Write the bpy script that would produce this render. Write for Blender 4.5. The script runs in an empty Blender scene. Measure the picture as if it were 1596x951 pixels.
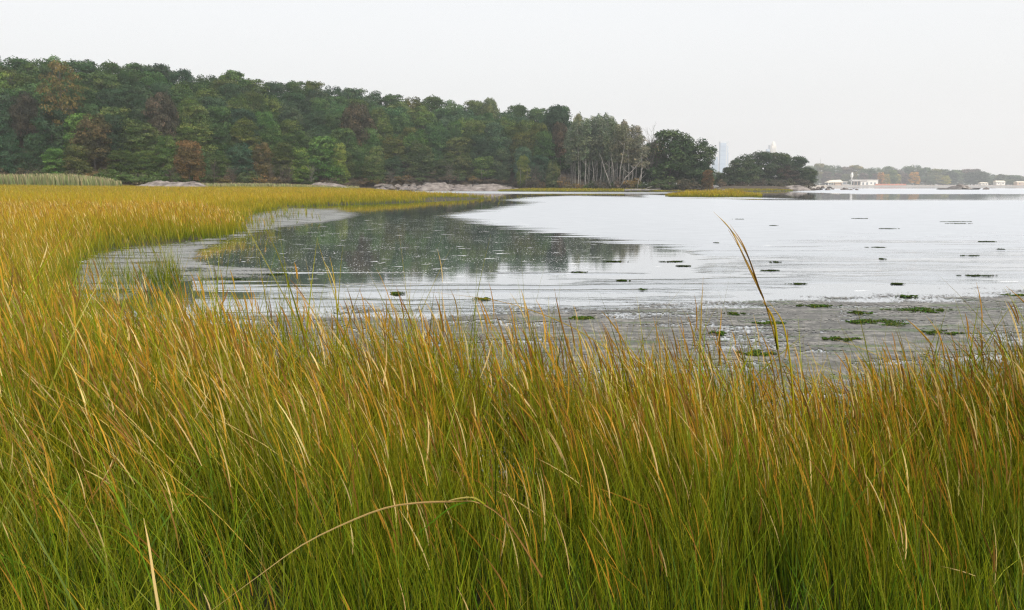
import bpy, math, random
import numpy as np
from mathutils import Vector, noise as mnoise
R = math.radians
rng = np.random.RandomState(7)
random.seed(7)
sc = bpy.context.scene
COL = sc.collection

# ------------------------------------------------------------------ camera
F = 1382.0; CX, CY, HOR = 798.0, 475.5, 289.0
CAMZ = 1.8
PITCH = math.atan((CY - HOR) / F)
cam = bpy.data.cameras.new('camera'); camo = bpy.data.objects.new('camera', cam); COL.objects.link(camo)
cam.sensor_width = 36; cam.lens = 36 * F / 1596.0
cam.clip_start = 0.05; cam.clip_end = 20000
camo.location = (0, 0, CAMZ); camo.rotation_euler = (math.pi / 2 - PITCH, 0, 0)
sc.camera = camo

# ------------------------------------------------------------------ world, sun, exposure
SUN_EL, SUN_AZ = 42.0, 150.0        # azimuth clockwise from +Y (view direction)
world = bpy.data.worlds.new('World'); sc.world = world; world.use_nodes = True
nt = world.node_tree; nt.nodes.clear()
W = nt.nodes.new; L = nt.links.new
out = W('ShaderNodeOutputWorld')
sky = W('ShaderNodeTexSky'); sky.sky_type = 'NISHITA'; sky.sun_disc = False
sky.sun_elevation = R(SUN_EL); sky.sun_rotation = R(SUN_AZ)
sky.air_density = 1.0; sky.dust_density = 6.0; sky.ozone_density = 1.0
hs = W('ShaderNodeHueSaturation'); hs.inputs['Saturation'].default_value = 0.25
bg1 = W('ShaderNodeBackground'); bg1.inputs['Strength'].default_value = 0.05
L(sky.outputs[0], hs.inputs['Color']); L(hs.outputs[0], bg1.inputs['Color'])
# high overcast veil: brighter overhead than at the horizon, as a real overcast sky is
tc = W('ShaderNodeTexCoord'); sep = W('ShaderNodeSeparateXYZ'); L(tc.outputs['Generated'], sep.inputs[0])
ramp = W('ShaderNodeValToRGB'); e = ramp.color_ramp.elements
e[0].position = 0.0; e[0].color = (0.83, 0.80, 0.775, 1)
e[1].position = 1.0; e[1].color = (0.85, 0.86, 0.88, 1)
m1 = e.new(0.10); m1.color = (0.755, 0.75, 0.74, 1)
m2 = e.new(0.22); m2.color = (0.735, 0.745, 0.755, 1)
m3 = e.new(0.5); m3.color = (0.76, 0.77, 0.79, 1)
L(sep.outputs['Z'], ramp.inputs[0])
bg2 = W('ShaderNodeBackground'); bg2.inputs['Strength'].default_value = 0.835
L(ramp.outputs[0], bg2.inputs['Color'])
addw = W('ShaderNodeAddShader'); L(bg1.outputs[0], addw.inputs[0]); L(bg2.outputs[0], addw.inputs[1])
L(addw.outputs[0], out.inputs['Surface'])

sun = bpy.data.lights.new('sun', 'SUN'); suno = bpy.data.objects.new('sun', sun); COL.objects.link(suno)
sun.energy = 2.6; sun.angle = R(10); sun.color = (1.0, 0.95, 0.87)
sd = Vector((math.sin(R(SUN_AZ)) * math.cos(R(SUN_EL)), math.cos(R(SUN_AZ)) * math.cos(R(SUN_EL)), math.sin(R(SUN_EL))))
suno.rotation_euler = sd.to_track_quat('Z', 'Y').to_euler(); suno.location = (20, -20, 60)

sc.view_settings.view_transform = 'Standard'; sc.view_settings.look = 'None'
sc.view_settings.exposure = 0.3; sc.view_settings.gamma = 1; sc.view_settings.use_curve_mapping = False
sc.render.engine = 'CYCLES'
cy = sc.cycles
cy.max_bounces = 6; cy.diffuse_bounces = 3; cy.glossy_bounces = 2; cy.transmission_bounces = 3
cy.transparent_max_bounces = 12; cy.volume_bounces = 3
cy.use_denoising = True; cy.denoising_prefilter = 'NONE'; cy.denoising_input_passes = 'RGB_ALBEDO_NORMAL'
cy.caustics_reflective = False; cy.caustics_refractive = False
cy.filter_width = 1.3
HAZE = 0.00027

# ------------------------------------------------------------------ helpers
cp, sp = math.cos(PITCH), math.sin(PITCH)
def ray(px, py):
    u = (np.asarray(px, float) - CX) / F; v = (CY - np.asarray(py, float)) / F
    return u, cp + v * sp, -sp + v * cp
def G(px, py, z=0.0):
    a, b, c = ray(px, py); t = (z - CAMZ) / c
    return a * t, b * t
def at(px, py, D):
    a, b, c = ray(px, py); t = D / b
    return np.array([a * t, D + 0 * t, CAMZ + c * t])
def XD(px, D):
    return (np.asarray(px, float) - CX) / F * cp * D
def ZT(py, D):
    a, b, c = ray(CX, py); return CAMZ + c / b * D
def toPix(x, y, z):
    yy = np.maximum(y, 0.05)
    zc = y * cp - (z - CAMZ) * sp
    zc = np.where(zc < 0.05, 0.05, zc)
    return CX + F * x / zc, CY - F * (y * sp + (z - CAMZ) * cp) / zc

def tag(o, label=None, cat=None, group=None, kind=None):
    if label: o['label'] = label
    if cat: o['category'] = cat
    if group: o['group'] = group
    if kind: o['kind'] = kind
    return o
def link(o, parent=None):
    COL.objects.link(o)
    if parent is not None: o.parent = parent
    return o
def empty(name, loc=(0, 0, 0), rz=0.0, s=1.0):
    o = bpy.data.objects.new(name, None); o.empty_display_size = 0.3
    o.location = loc; o.rotation_euler = (0, 0, rz)
    o.scale = (s, s, s) if not hasattr(s, '__len__') else s
    return link(o)

def hash2(ix, iy, seed):
    h = (ix.astype(np.int64) * 374761393 + iy.astype(np.int64) * 668265263 + seed * 974711) & 0x7fffffff
    h = ((h ^ (h >> 13)) * 1274126177) & 0x7fffffff
    return ((h ^ (h >> 16)) & 0xffff) / 65535.0
def vnoise(x, y, seed=0):
    x = np.asarray(x, float); y = np.asarray(y, float)
    ix = np.floor(x); iy = np.floor(y); fx = x - ix; fy = y - iy
    fx = fx * fx * (3 - 2 * fx); fy = fy * fy * (3 - 2 * fy)
    a = hash2(ix, iy, seed); b = hash2(ix + 1, iy, seed); c = hash2(ix, iy + 1, seed); d = hash2(ix + 1, iy + 1, seed)
    return (a * (1 - fx) + b * fx) * (1 - fy) + (c * (1 - fx) + d * fx) * fy
def fbm(x, y, seed=0, o=3):
    s = 0; a = 0.5; t = 0
    for i in range(o):
        s = s + a * vnoise(x * 2 ** i, y * 2 ** i, seed + i * 17); t += a; a *= 0.5
    return s / t
def inpoly(x, y, poly):
    x = np.asarray(x, float); y = np.asarray(y, float)
    res = np.zeros(x.shape, bool); n = len(poly)
    for i in range(n):
        x1, y1 = poly[i]; x2, y2 = poly[(i + 1) % n]
        if y1 == y2: continue
        c = ((y1 > y) != (y2 > y)) & (x < (x2 - x1) * (y - y1) / (y2 - y1) + x1)
        res ^= c
    return res
def polydist(x, y, poly, closed=True):
    x = np.asarray(x, float); y = np.asarray(y, float)
    d = np.full(x.shape, 1e9); n = len(poly)
    for i in range(n if closed else n - 1):
        x1, y1 = poly[i]; x2, y2 = poly[(i + 1) % n]
        dx, dy = x2 - x1, y2 - y1; l2 = dx * dx + dy * dy + 1e-12
        t = np.clip(((x - x1) * dx + (y - y1) * dy) / l2, 0, 1)
        d = np.minimum(d, np.hypot(x - x1 - t * dx, y - y1 - t * dy))
    return d
def sdf(x, y, poly):   # positive inside
    d = polydist(x, y, poly); return np.where(inpoly(x, y, poly), d, -d)
def sstep(a, b, x):
    t = np.clip((x - a) / (b - a), 0, 1); return t * t * (3 - 2 * t)

def mesh_np(name, verts, faces, mat=None, colors=None, attrs=None, smooth=False):
    """verts (N,3), faces (M,k) int, colors (N,3) per vertex"""
    verts = np.asarray(verts, np.float32); faces = np.asarray(faces, np.int32)
    me = bpy.data.meshes.new(name); k = faces.shape[1]; m = len(faces)
    me.vertices.add(len(verts)); me.vertices.foreach_set('co', verts.ravel())
    me.loops.add(m * k); me.loops.foreach_set('vertex_index', faces.ravel())
    me.polygons.add(m); me.polygons.foreach_set('loop_start', np.arange(0, m * k, k, dtype=np.int32))
    me.update(calc_edges=True)
    if smooth: me.polygons.foreach_set('use_smooth', np.ones(m, bool))
    if colors is not None:
        a = me.color_attributes.new('col', 'FLOAT_COLOR', 'POINT')
        c = np.ones((len(verts), 4), np.float32); c[:, :3] = colors; a.data.foreach_set('color', c.ravel())
    if attrs:
        for kk, vv in attrs.items():
            a = me.attributes.new(kk, 'FLOAT', 'POINT'); a.data.foreach_set('value', np.asarray(vv, np.float32).ravel())
    if mat: me.materials.append(mat)
    return me
def obj(name, me, parent=None):
    return link(bpy.data.objects.new(name, me), parent)

class MB:   # simple polygon soup for built things
    def __init__(s): s.v = []; s.f = []
    def box(s, c, d, rz=0.0, taper=1.0):
        n = len(s.v); ca, sa = math.cos(rz), math.sin(rz)
        for z in (-1, 1):
            k = taper if z > 0 else 1.0
            for x, y in ((-1, -1), (1, -1), (1, 1), (-1, 1)):
                X, Y = x * d[0] / 2 * k, y * d[1] / 2 * k
                s.v.append((c[0] + X * ca - Y * sa, c[1] + X * sa + Y * ca, c[2] + z * d[2] / 2))
        s.f += [(n, n + 3, n + 2, n + 1), (n + 4, n + 5, n + 6, n + 7), (n, n + 1, n + 5, n + 4), (n + 1, n + 2, n + 6, n + 5), (n + 2, n + 3, n + 7, n + 6), (n + 3, n, n + 4, n + 7)]
        return s
    def tube(s, pts, rad, sides=6, cap=True):
        n0 = len(s.v); pts = [Vector(p) for p in pts]
        for i, p in enumerate(pts):
            d = (pts[min(i + 1, len(pts) - 1)] - pts[max(i - 1, 0)]).normalized()
            a = d.orthogonal().normalized() if i == 0 else (a - d * a.dot(d)).normalized()
            b = d.cross(a); r = rad[i] if hasattr(rad, '__len__') else rad
            for k in range(sides):
                t = 2 * math.pi * k / sides
                s.v.append(tuple(p + (a * math.cos(t) + b * math.sin(t)) * r))
        for i in range(len(pts) - 1):
            for k in range(sides):
                k2 = (k + 1) % sides; q = n0 + i * sides
                s.f.append((q + k, q + k2, q + sides + k2, q + sides + k))
        if cap:
            s.f.append(tuple(n0 + k for k in range(sides))[::-1])
            q = n0 + (len(pts) - 1) * sides; s.f.append(tuple(q + k for k in range(sides)))
        return s
    def poly(s, vs, fs):
        n = len(s.v); s.v += [tuple(v) for v in vs]; s.f += [tuple(n + i for i in f) for f in fs]; return s
    def me(s, name, mat, smooth=False):
        m = bpy.data.meshes.new(name); m.from_pydata(s.v, [], s.f); m.update()
        if smooth: m.polygons.foreach_set('use_smooth', [True] * len(m.polygons))
        if mat: m.materials.append(mat)
        return m
    def build(s, name, mat, parent=None, smooth=False):
        return obj(name, s.me(name, mat, smooth), parent)

# ------------------------------------------------------------------ materials
def newmat(name):
    m = bpy.data.materials.new(name); m.use_nodes = True; m.node_tree.nodes.clear()
    n = m.node_tree; return m, n, n.nodes.new, n.links.new
def noise_mat(name, c1, c2, scale=1.0, rough=0.8, bump=0.3, coord='Object', stretch=(1, 1, 1), spec=0.3, c3=None):
    m, n, N, K = newmat(name)
    o = N('ShaderNodeOutputMaterial'); p = N('ShaderNodeBsdfPrincipled'); t = N('ShaderNodeTexCoord')
    mp = N('ShaderNodeMapping'); mp.inputs['Scale'].default_value = stretch
    K(t.outputs[coord], mp.inputs[0])
    nz = N('ShaderNodeTexNoise'); nz.inputs['Scale'].default_value = scale; nz.inputs['Detail'].default_value = 8; nz.inputs['Roughness'].default_value = 0.65
    K(mp.outputs[0], nz.inputs['Vector'])
    r = N('ShaderNodeValToRGB'); r.color_ramp.elements[0].color = (*c1, 1); r.color_ramp.elements[1].color = (*c2, 1)
    r.color_ramp.elements[0].position = 0.33; r.color_ramp.elements[1].position = 0.68
    if c3: q = r.color_ramp.elements.new(0.5); q.color = (*c3, 1)
    K(nz.outputs['Fac'], r.inputs[0]); K(r.outputs[0], p.inputs['Base Color'])
    p.inputs['Roughness'].default_value = rough; p.inputs['Specular IOR Level'].default_value = spec
    if bump:
        b = N('ShaderNodeBump'); b.inputs['Strength'].default_value = bump; b.inputs['Distance'].default_value = 0.1
        nz2 = N('ShaderNodeTexNoise'); nz2.inputs['Scale'].default_value = scale * 5; nz2.inputs['Detail'].default_value = 6
        K(mp.outputs[0], nz2.inputs['Vector']); K(nz2.outputs['Fac'], b.inputs['Height']); K(b.outputs[0], p.inputs['Normal'])
    K(p.outputs[0], o.inputs[0]); return m

def blade_mat(name, transl=0.16, gloss=0.012):
    m, n, N, K = newmat(name)
    o = N('ShaderNodeOutputMaterial'); a = N('ShaderNodeAttribute'); a.attribute_name = 'col'
    d = N('ShaderNodeBsdfDiffuse'); t = N('ShaderNodeBsdfTranslucent'); g = N('ShaderNodeBsdfGlossy'); g.inputs['Roughness'].default_value = 0.4
    g.inputs['Color'].default_value = (0.8, 0.8, 0.7, 1)
    K(a.outputs['Color'], d.inputs[0]); K(a.outputs['Color'], t.inputs[0])
    x = N('ShaderNodeMixShader'); x.inputs[0].default_value = transl; K(d.outputs[0], x.inputs[1]); K(t.outputs[0], x.inputs[2])
    y = N('ShaderNodeMixShader'); y.inputs[0].default_value = gloss; K(x.outputs[0], y.inputs[1]); K(g.outputs[0], y.inputs[2])
    K(y.outputs[0], o.inputs[0]); return m
M_BLADE = blade_mat('cordgrass_blades')

def leaf_mat():
    m, n, N, K = newmat('tree_leaves')
    o = N('ShaderNodeOutputMaterial'); a = N('ShaderNodeAttribute'); a.attribute_name = 'col'
    oi = N('ShaderNodeObjectInfo')
    mx = N('ShaderNodeMix'); mx.data_type = 'RGBA'; mx.blend_type = 'MULTIPLY'; mx.inputs[0].default_value = 1
    K(oi.outputs['Color'], mx.inputs[6]); K(a.outputs['Color'], mx.inputs[7])
    d = N('ShaderNodeBsdfDiffuse'); t = N('ShaderNodeBsdfTranslucent')
    K(mx.outputs[2], d.inputs[0]); K(mx.outputs[2], t.inputs[0])
    x = N('ShaderNodeMixShader'); x.inputs[0].default_value = 0.2; K(d.outputs[0], x.inputs[1]); K(t.outputs[0], x.inputs[2])
    K(x.outputs[0], o.inputs[0]); return m
M_LEAF = leaf_mat()
M_BARK = noise_mat('grey_brown_bark', (0.05, 0.04, 0.03), (0.13, 0.11, 0.09), 3, 0.9, 0.3, stretch=(1, 1, 0.3))
M_PALE = noise_mat('pale_bark', (0.10, 0.09, 0.08), (0.27, 0.25, 0.22), 2.5, 0.85, 0.3, stretch=(1, 1, 0.4))
M_BIRCH = noise_mat('birch_bark', (0.16, 0.15, 0.13), (0.42, 0.40, 0.36), 2.0, 0.85, 0.2, stretch=(1, 1, 0.8))
M_DEAD = noise_mat('bleached_dead_wood', (0.22, 0.20, 0.18), (0.42, 0.39, 0.35), 3, 0.85, 0.2)
M_MUD = noise_mat('marsh_mud', (0.02, 0.02, 0.010), (0.07, 0.058, 0.03), 1.2, 0.85, 0.3)
M_LITTER = noise_mat('leaf_litter_soil', (0.03, 0.024, 0.014), (0.09, 0.065, 0.04), 0.4, 0.95, 0.3)
M_ROCK = noise_mat('pale_granite', (0.05, 0.044, 0.040), (0.30, 0.27, 0.245), 0.42, 0.85, 0.9, c3=(0.19, 0.162, 0.145), stretch=(1, 1, 2.2))
M_ROCKD = noise_mat('dark_wet_rock', (0.05, 0.047, 0.045), (0.2, 0.18, 0.165), 0.9, 0.7, 0.6, stretch=(1, 1, 2.2))

def water_mat():
    m, n, N, K = newmat('bay_water')
    o = N('ShaderNodeOutputMaterial'); g = N('ShaderNodeNewGeometry')
    def mapped(sc_):
        q = N('ShaderNodeMapping'); q.inputs['Scale'].default_value = sc_; K(g.outputs['Position'], q.inputs[0]); return q.outputs[0]
    def nz(vec, scale, det=4, rough=0.55):
        q = N('ShaderNodeTexNoise'); q.inputs['Scale'].default_value = scale; q.inputs['Detail'].default_value = det; q.inputs['Roughness'].default_value = rough
        K(vec, q.inputs['Vector']); return q.outputs['Fac']
    def math_(op, a, b=None, c=None, clamp=False):
        q = N('ShaderNodeMath'); q.operation = op; q.use_clamp = clamp
        for i, v in enumerate((a, b, c)):
            if v is None: continue
            if isinstance(v, (int, float)): q.inputs[i].default_value = v
            else: K(v, q.inputs[i])
        return q.outputs[0]
    def mrange(v, a, b, lo=0.0, hi=1.0):
        q = N('ShaderNodeMapRange'); q.interpolation_type = 'SMOOTHSTEP'; K(v, q.inputs[0])
        q.inputs[1].default_value = a; q.inputs[2].default_value = b; q.inputs[3].default_value = lo; q.inputs[4].default_value = hi
        return q.outputs[0]
    def attr(nm):
        q = N('ShaderNodeAttribute'); q.attribute_name = nm; return q.outputs['Fac']
    # wind patches: 'wind' is where the breeze ruffles the bay
    wn = nz(mapped((0.25, 0.9, 1)), 0.55, 6, 0.65)
    wn2 = nz(mapped((0.10, 1.5, 1)), 0.9, 3, 0.5)
    wind = mrange(math_('ADD', math_('MULTIPLY_ADD', math_('SUBTRACT', wn2, 0.5), math_('MULTIPLY', attr('streak'), 3.4), attr('wind')), math_('MULTIPLY', math_('SUBTRACT', wn, 0.5), 1.2)), 0.42, 0.66)
    rough = math_('MULTIPLY_ADD', wind, 0.34, 0.012)
    # ripples
    r1 = nz(mapped((1.0, 2.6, 1)), 1.6, 5, 0.6); r2 = nz(mapped((0.35, 1.5, 1)), 0.5, 3, 0.5)
    h = math_('ADD', math_('MULTIPLY', r1, math_('MULTIPLY_ADD', wind, 0.05, 0.0015)), math_('MULTIPLY', r2, math_('MULTIPLY_ADD', wind, 0.03, 0.0045)))
    b = N('ShaderNodeBump'); b.inputs['Strength'].default_value = 0.55; b.inputs['Distance'].default_value = 1.0; K(h, b.inputs['Height'])
    fr = N('ShaderNodeFresnel'); fr.inputs['IOR'].default_value = 1.38
    fac = math_('POWER', fr.outputs[0], 0.32, clamp=True)
    fac = math_('MULTIPLY', fac, math_('MULTIPLY_ADD', wind, -0.13, 1.0))   # steeper wavelets reflect less
    rip = mrange(nz(mapped((0.5, 2.4, 1)), 1.3, 5, 0.7), 0.44, 0.56)
    fac = math_('MULTIPLY', fac, math_('SUBTRACT', 1.0, math_('MULTIPLY', math_('MULTIPLY', rip, wind), 0.07)))
    gl = N('ShaderNodeBsdfGlossy'); K(rough, gl.inputs['Roughness']); K(b.outputs[0], gl.inputs['Normal'])
    gl.inputs['Color'].default_value = (0.97, 0.98, 1, 1)
    df = N('ShaderNodeBsdfDiffuse'); df.inputs[0].default_value = (0.09, 0.105, 0.10, 1)
    mx = N('ShaderNodeMixShader'); K(fac, mx.inputs[0]); K(df.outputs[0], mx.inputs[1]); K(gl.outputs[0], mx.inputs[2])
    # floating flecks, their sky glint painted as white diffuse colour
    fn = nz(mapped((1.0, 0.5, 1)), 22, 1, 0.5); fl = nz(mapped((0.6, 1.2, 1)), 0.6, 3)
    fleck = math_('ADD', fn, math_('ADD', math_('MULTIPLY', math_('SUBTRACT', fl, 0.5), 0.25), math_('MULTIPLY', attr('sky_glint'), 0.20)))
    fm = mrange(fleck, 0.865, 0.89)
    dash = mrange(math_('MULTIPLY_ADD', attr('sky_glint'), 0.05, nz(mapped((0.35, 1.0, 1)), 3.2, 3, 0.6)), 0.705, 0.725)
    fm = math_('MAXIMUM', fm, math_('MULTIPLY', dash, 0.8))
    wd = N('ShaderNodeBsdfDiffuse'); wd.inputs[0].default_value = (0.72, 0.73, 0.73, 1)
    my = N('ShaderNodeMixShader'); K(fm, my.inputs[0]); K(mx.outputs[0], my.inputs[1]); K(wd.outputs[0], my.inputs[2])
    K(my.outputs[0], o.inputs[0]); return m

def scum_mat():
    m, n, N, K = newmat('floating_algae_scum')
    o = N('ShaderNodeOutputMaterial'); g = N('ShaderNodeNewGeometry')
    def mapped(sc_):
        q = N('ShaderNodeMapping'); q.inputs['Scale'].default_value = sc_; K(g.outputs['Position'], q.inputs[0]); return q.outputs[0]
    def nz(vec, scale, det=4, rough=0.55):
        q = N('ShaderNodeTexNoise'); q.inputs['Scale'].default_value = scale; q.inputs['Detail'].default_value = det; q.inputs['Roughness'].default_value = rough
        K(vec, q.inputs['Vector']); return q.outputs['Fac']
    def math_(op, a, b=None, clamp=False):
        q = N('ShaderNodeMath'); q.operation = op; q.use_clamp = clamp
        for i, v in enumerate((a, b)):
            if v is None: continue
            if isinstance(v, (int, float)): q.inputs[i].default_value = v
            else: K(v, q.inputs[i])
        return q.outputs[0]
    def mrange(v, a, b, lo=0.0, hi=1.0):
        q = N('ShaderNodeMapRange'); q.interpolation_type = 'SMOOTHSTEP'; K(v, q.inputs[0])
        q.inputs[1].default_value = a; q.inputs[2].default_value = b; q.inputs[3].default_value = lo; q.inputs[4].default_value = hi
        return q.outputs[0]
    def attr(nm):
        q = N('ShaderNodeAttribute'); q.attribute_name = nm; return q.outputs['Fac']
    n1 = nz(mapped((1, 0.8, 1)), 16, 4, 0.7); n2 = nz(mapped((0.5, 1.3, 1)), 1.1, 5, 0.6)
    v = math_('ADD', math_('MULTIPLY', n1, 0.45), math_('MULTIPLY', n2, 0.55))
    al = mrange(math_('ADD', v, attr('scum')), 0.985, 1.02)
    tex = nz(mapped((1, .7, 1)), 9, 6, 0.75); big = nz(mapped((0.5, 1.1, 1)), 0.8, 5, 0.6)
    rp = N('ShaderNodeValToRGB'); r = rp.color_ramp.elements
    r[0].position = 0.45; r[0].color = (0.058, 0.055, 0.046, 1); r[1].position = 0.56; r[1].color = (0.22, 0.205, 0.18, 1)
    q = r.new(0.5); q.color = (0.10, 0.094, 0.083, 1)
    streak = nz(mapped((0.35, 2.6, 1)), 3.0, 6, 0.7)
    K(math_('ADD', math_('MULTIPLY', tex, 0.45), math_('ADD', math_('MULTIPLY', big, 0.15), math_('MULTIPLY', streak, 0.40))), rp.inputs[0])
    pale = N('ShaderNodeMix'); pale.data_type = 'RGBA'; K(math_('MULTIPLY', attr('pale'), 0.6), pale.inputs[0]); K(rp.outputs[0], pale.inputs[6]); pale.inputs[7].default_value = (0.24, 0.245, 0.24, 1)  # wet sheen of the left scum painted in as a paler colour
    gn = nz(mapped((0.35, 1.7, 1)), 1.9, 6, 0.72)
    gm = math_('MULTIPLY', mrange(gn, 0.545, 0.585), 0.8)
    grn = N('ShaderNodeMix'); grn.data_type = 'RGBA'; K(gm, grn.inputs[0]); K(pale.outputs[2], grn.inputs[6]); grn.inputs[7].default_value = (0.055, 0.085, 0.022, 1)
    p = N('ShaderNodeBsdfPrincipled'); K(grn.outputs[2], p.inputs['Base Color']); p.inputs['Roughness'].default_value = 0.5
    p.inputs['Specular IOR Level'].default_value = 0.4
    b = N('ShaderNodeBump'); b.inputs['Strength'].default_value = 0.8; b.inputs['Distance'].default_value = 0.02; K(tex, b.inputs['Height']); K(b.outputs[0], p.inputs['Normal'])
    tr = N('ShaderNodeBsdfTransparent'); mx = N('ShaderNodeMixShader'); K(al, mx.inputs[0]); K(tr.outputs[0], mx.inputs[1]); K(p.outputs[0], mx.inputs[2])
    K(mx.outputs[0], o.inputs[0]); return m

# ------------------------------------------------------------------ plan of the land
def gp(px, py): x, y = G(px, py); return (float(x), float(y))
def dp(px, D): return (float(XD(px, D)), float(D))
BANK = [dp(90, 11.5), dp(150, 9.3), dp(210, 8.0), dp(290, 7.0), dp(430, 6.3), dp(600, 5.9), dp(900, 5.6), dp(1250, 5.5), dp(1600, 5.8), dp(1900, 6.2), (9, 6.6), (14, 7.0), (26, 8.0)]
MARSH_FRONT = [gp(756, 309.5), gp(720, 311.5), gp(640, 315.5), gp(520, 319.5), gp(450, 323.5), gp(385, 333), gp(372, 345), gp(364, 363), gp(305, 377), gp(250, 382), gp(205, 386), gp(165, 393), gp(140, 405), gp(118, 425), gp(104, 450)]
MARSH_BACK = [dp(560, 318), dp(580, 305), dp(600, 255), dp(612, 215), dp(640, 172), dp(690, 140), dp(735, 128)]
LAND = MARSH_BACK + MARSH_FRONT + BANK + [(26, -40), (-200, -40), (-420, 200), (-420, 340)]

Dfp = ([-400, 0, 200, 330, 450, 560, 700, 800, 880, 1000, 1120], [255, 262, 262, 275, 300, 322, 325, 320, 300, 272, 258])
def Df(px): return np.interp(px, *Dfp)
def Z0(px): return np.interp(px, [-400, 0, 330, 500, 600, 700, 790, 820, 880, 1120], [3.2, 3.2, 2.6, 2.2, 2.4, 2.6, 2.0, 1.4, 1.0, 0.9])
SKYL = ([-400, 0, 60, 90, 130, 165, 200, 240, 260, 300, 330, 365, 400, 440, 480, 520, 560, 600, 650, 700, 760, 800, 840, 868, 890, 930, 960, 985, 1000, 1110],
        [95, 92, 103, 98, 105, 107, 110, 104, 114, 122, 122, 116, 130, 139, 133, 140, 147, 150, 158, 162, 166, 168, 174, 172, 186, 200, 208, 212, 218, 235])
def ysky(px): return np.interp(px, *SKYL)
def Wd(px): return np.interp(px, [-400, 800, 900, 1000, 1110], [60, 60, 42, 26, 14])
def Zr(px):
    z = CAMZ + (HOR - ysky(px)) * (Df(px) + Wd(px)) / F - 14.5
    z = np.where(px > 880, np.minimum(z, np.interp(px, [880, 920, 1000, 1120], [14, 5, 1.5, 1.2])), z)
    return np.maximum(z, 1.0)
def hillz(px, dep):
    t = np.clip(dep / Wd(px), 0, 1.25)
    t = np.minimum(t, 1) ** 0.9
    return Z0(px) + (Zr(px) - Z0(px)) * t
def groundz(x, y):
    """height of the marsh sheet"""
    d = sdf(x, y, LAND)
    px = CX + F * x / np.maximum(y, 1) / cp
    z = np.where(d > 0, -0.03 + 0.19 * sstep(0, 2.0, d), -0.03 - 0.8 * sstep(0, 1.0, -d))
    up = sstep(130, 260, y) * np.interp(px, [-400, 0, 200, 420, 560, 650], [1.5, 1.3, 0.9, 0.5, 0.2, 0.0])
    z = z + np.where(d > 0, up * sstep(0, 20, d), 0)
    return z

# ground: one sheet reaching the horizon, under the water as well
def fan(pxs, Ds, zf):
    PX, DD = np.meshgrid(pxs, Ds); X = np.clip(XD(PX, DD), -1400, 1700); Y = DD
    Z = zf(X, Y, PX)
    nx, ny = len(pxs), len(Ds)
    idx = np.arange(nx * ny).reshape(ny, nx)
    f = np.stack([idx[:-1, :-1], idx[:-1, 1:], idx[1:, 1:], idx[1:, :-1]], -1).reshape(-1, 4)
    return np.stack([X, Y, Z], -1).reshape(-1, 3), f, PX.ravel(), DD.ravel()
Ds = np.concatenate([np.linspace(0.6, 12, 70), np.geomspace(12.3, 330, 150), np.geomspace(345, 2400, 18)])
v, f, _, _ = fan(np.concatenate([np.linspace(-9000, -260, 30), np.linspace(-160, 1760, 240), np.linspace(1860, 11000, 34)]), Ds, lambda x, y, p: groundz(x, y) + 0.03 * fbm(x * .8, y * .8, 3) * (y < 400))
# close the sheet behind the viewer
o = obj('ground', mesh_np('ground', v, f, M_MUD, smooth=True)); tag(o, kind='structure')
mb = MB(); mb.poly([(-200, -60, 0.12), (200, -60, 0.12), (200, 0.62, 0.12), (-200, 0.62, 0.12)], [(0, 1, 2, 3)])
o = mb.build('ground_behind', M_MUD); tag(o, kind='structure')

# ------------------------------------------------------------------ water
rows = np.concatenate([np.array([290.05]), np.arange(290.4, 340, 0.6), np.arange(340, 480, 1.5), np.arange(480, 960, 6)])[::-1]
Dw = np.array([G(CX, r_)[1] for r_ in rows])
pxw = np.concatenate([np.linspace(-9000, -260, 30), np.linspace(-160, 1760, 420), np.linspace(1860, 11000, 40)])
WIND = [(840, 306.5), (900, 305), (1190, 312), (1596, 312), (3000, 312), (3000, 372), (1500, 376), (1100, 384), (990, 379), (940, 372), (860, 362), (780, 352), (712, 341), (700, 336), (750, 329), (790, 322), (830, 316), (790, 312)]
def masks(X, Y):
    px, py = toPix(X, Y, 0 * X)
    # wind-ruffled water, measured in perspective-compressed plan (log distance)
    q = lambda P: [(a / 60.0, math.log(max(b - 288.6, 0.3)) * 6) for a, b in P]
    A, B = px / 60.0, np.log(np.maximum(py - 288.6, 0.3)) * 6
    w = np.clip(0.5 + sdf(A, B, q(WIND)) * 0.55, 0, 1)
    for P in ([(640, 298.2), (1050, 297.6), (1050, 302.0), (780, 302.2), (640, 300)], [(1290, 294), (3000, 292), (3000, 303), (1340, 302.5), (1230, 299.5)], [(1000, 303.2), (1250, 310.5), (1000, 309)], [(-900, 289), (1100, 289), (1100, 290), (-900, 290)]):
        w = np.maximum(w, np.clip(0.5 + sdf(A, B, q(P)) * 0.9, 0, 1))
    w = np.where((px > 1000) & (py > 330), np.minimum(w + .5 * sstep(376, 384, py), (0.95 - (py - 340) / 210.0)) * sstep(1000, 1120, px) + w * (1 - sstep(1000, 1120, px)), w)
    # streaky transition below the mirror patch
    w = np.maximum(w, 0.42 * sstep(405, 440, py) * (px > 300))
    sky_glint = sstep(325, 345, py) * (1 - sstep(425, 445, py)) * sstep(1050, 900, px) * 0.8 + 0.1
    streak = .5 * sstep(385, 415, py) * (1 - sstep(452, 475, py)) * sstep(1120, 880, px) + .35 * sstep(300, 340, py) * sstep(640, 800, px) * (1 - sstep(385, 400, py))
    return px, py, w, sky_glint, streak
v, f, _, _ = fan(pxw, Dw, lambda x, y, p: 0 * x)
px, py, wv, fo, stk = masks(v[:, 0], v[:, 1])
o = obj('water', mesh_np('water', v, f, water_mat(), attrs={'wind': wv, 'sky_glint': fo, 'streak': stk})); tag(o, kind='structure')

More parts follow.
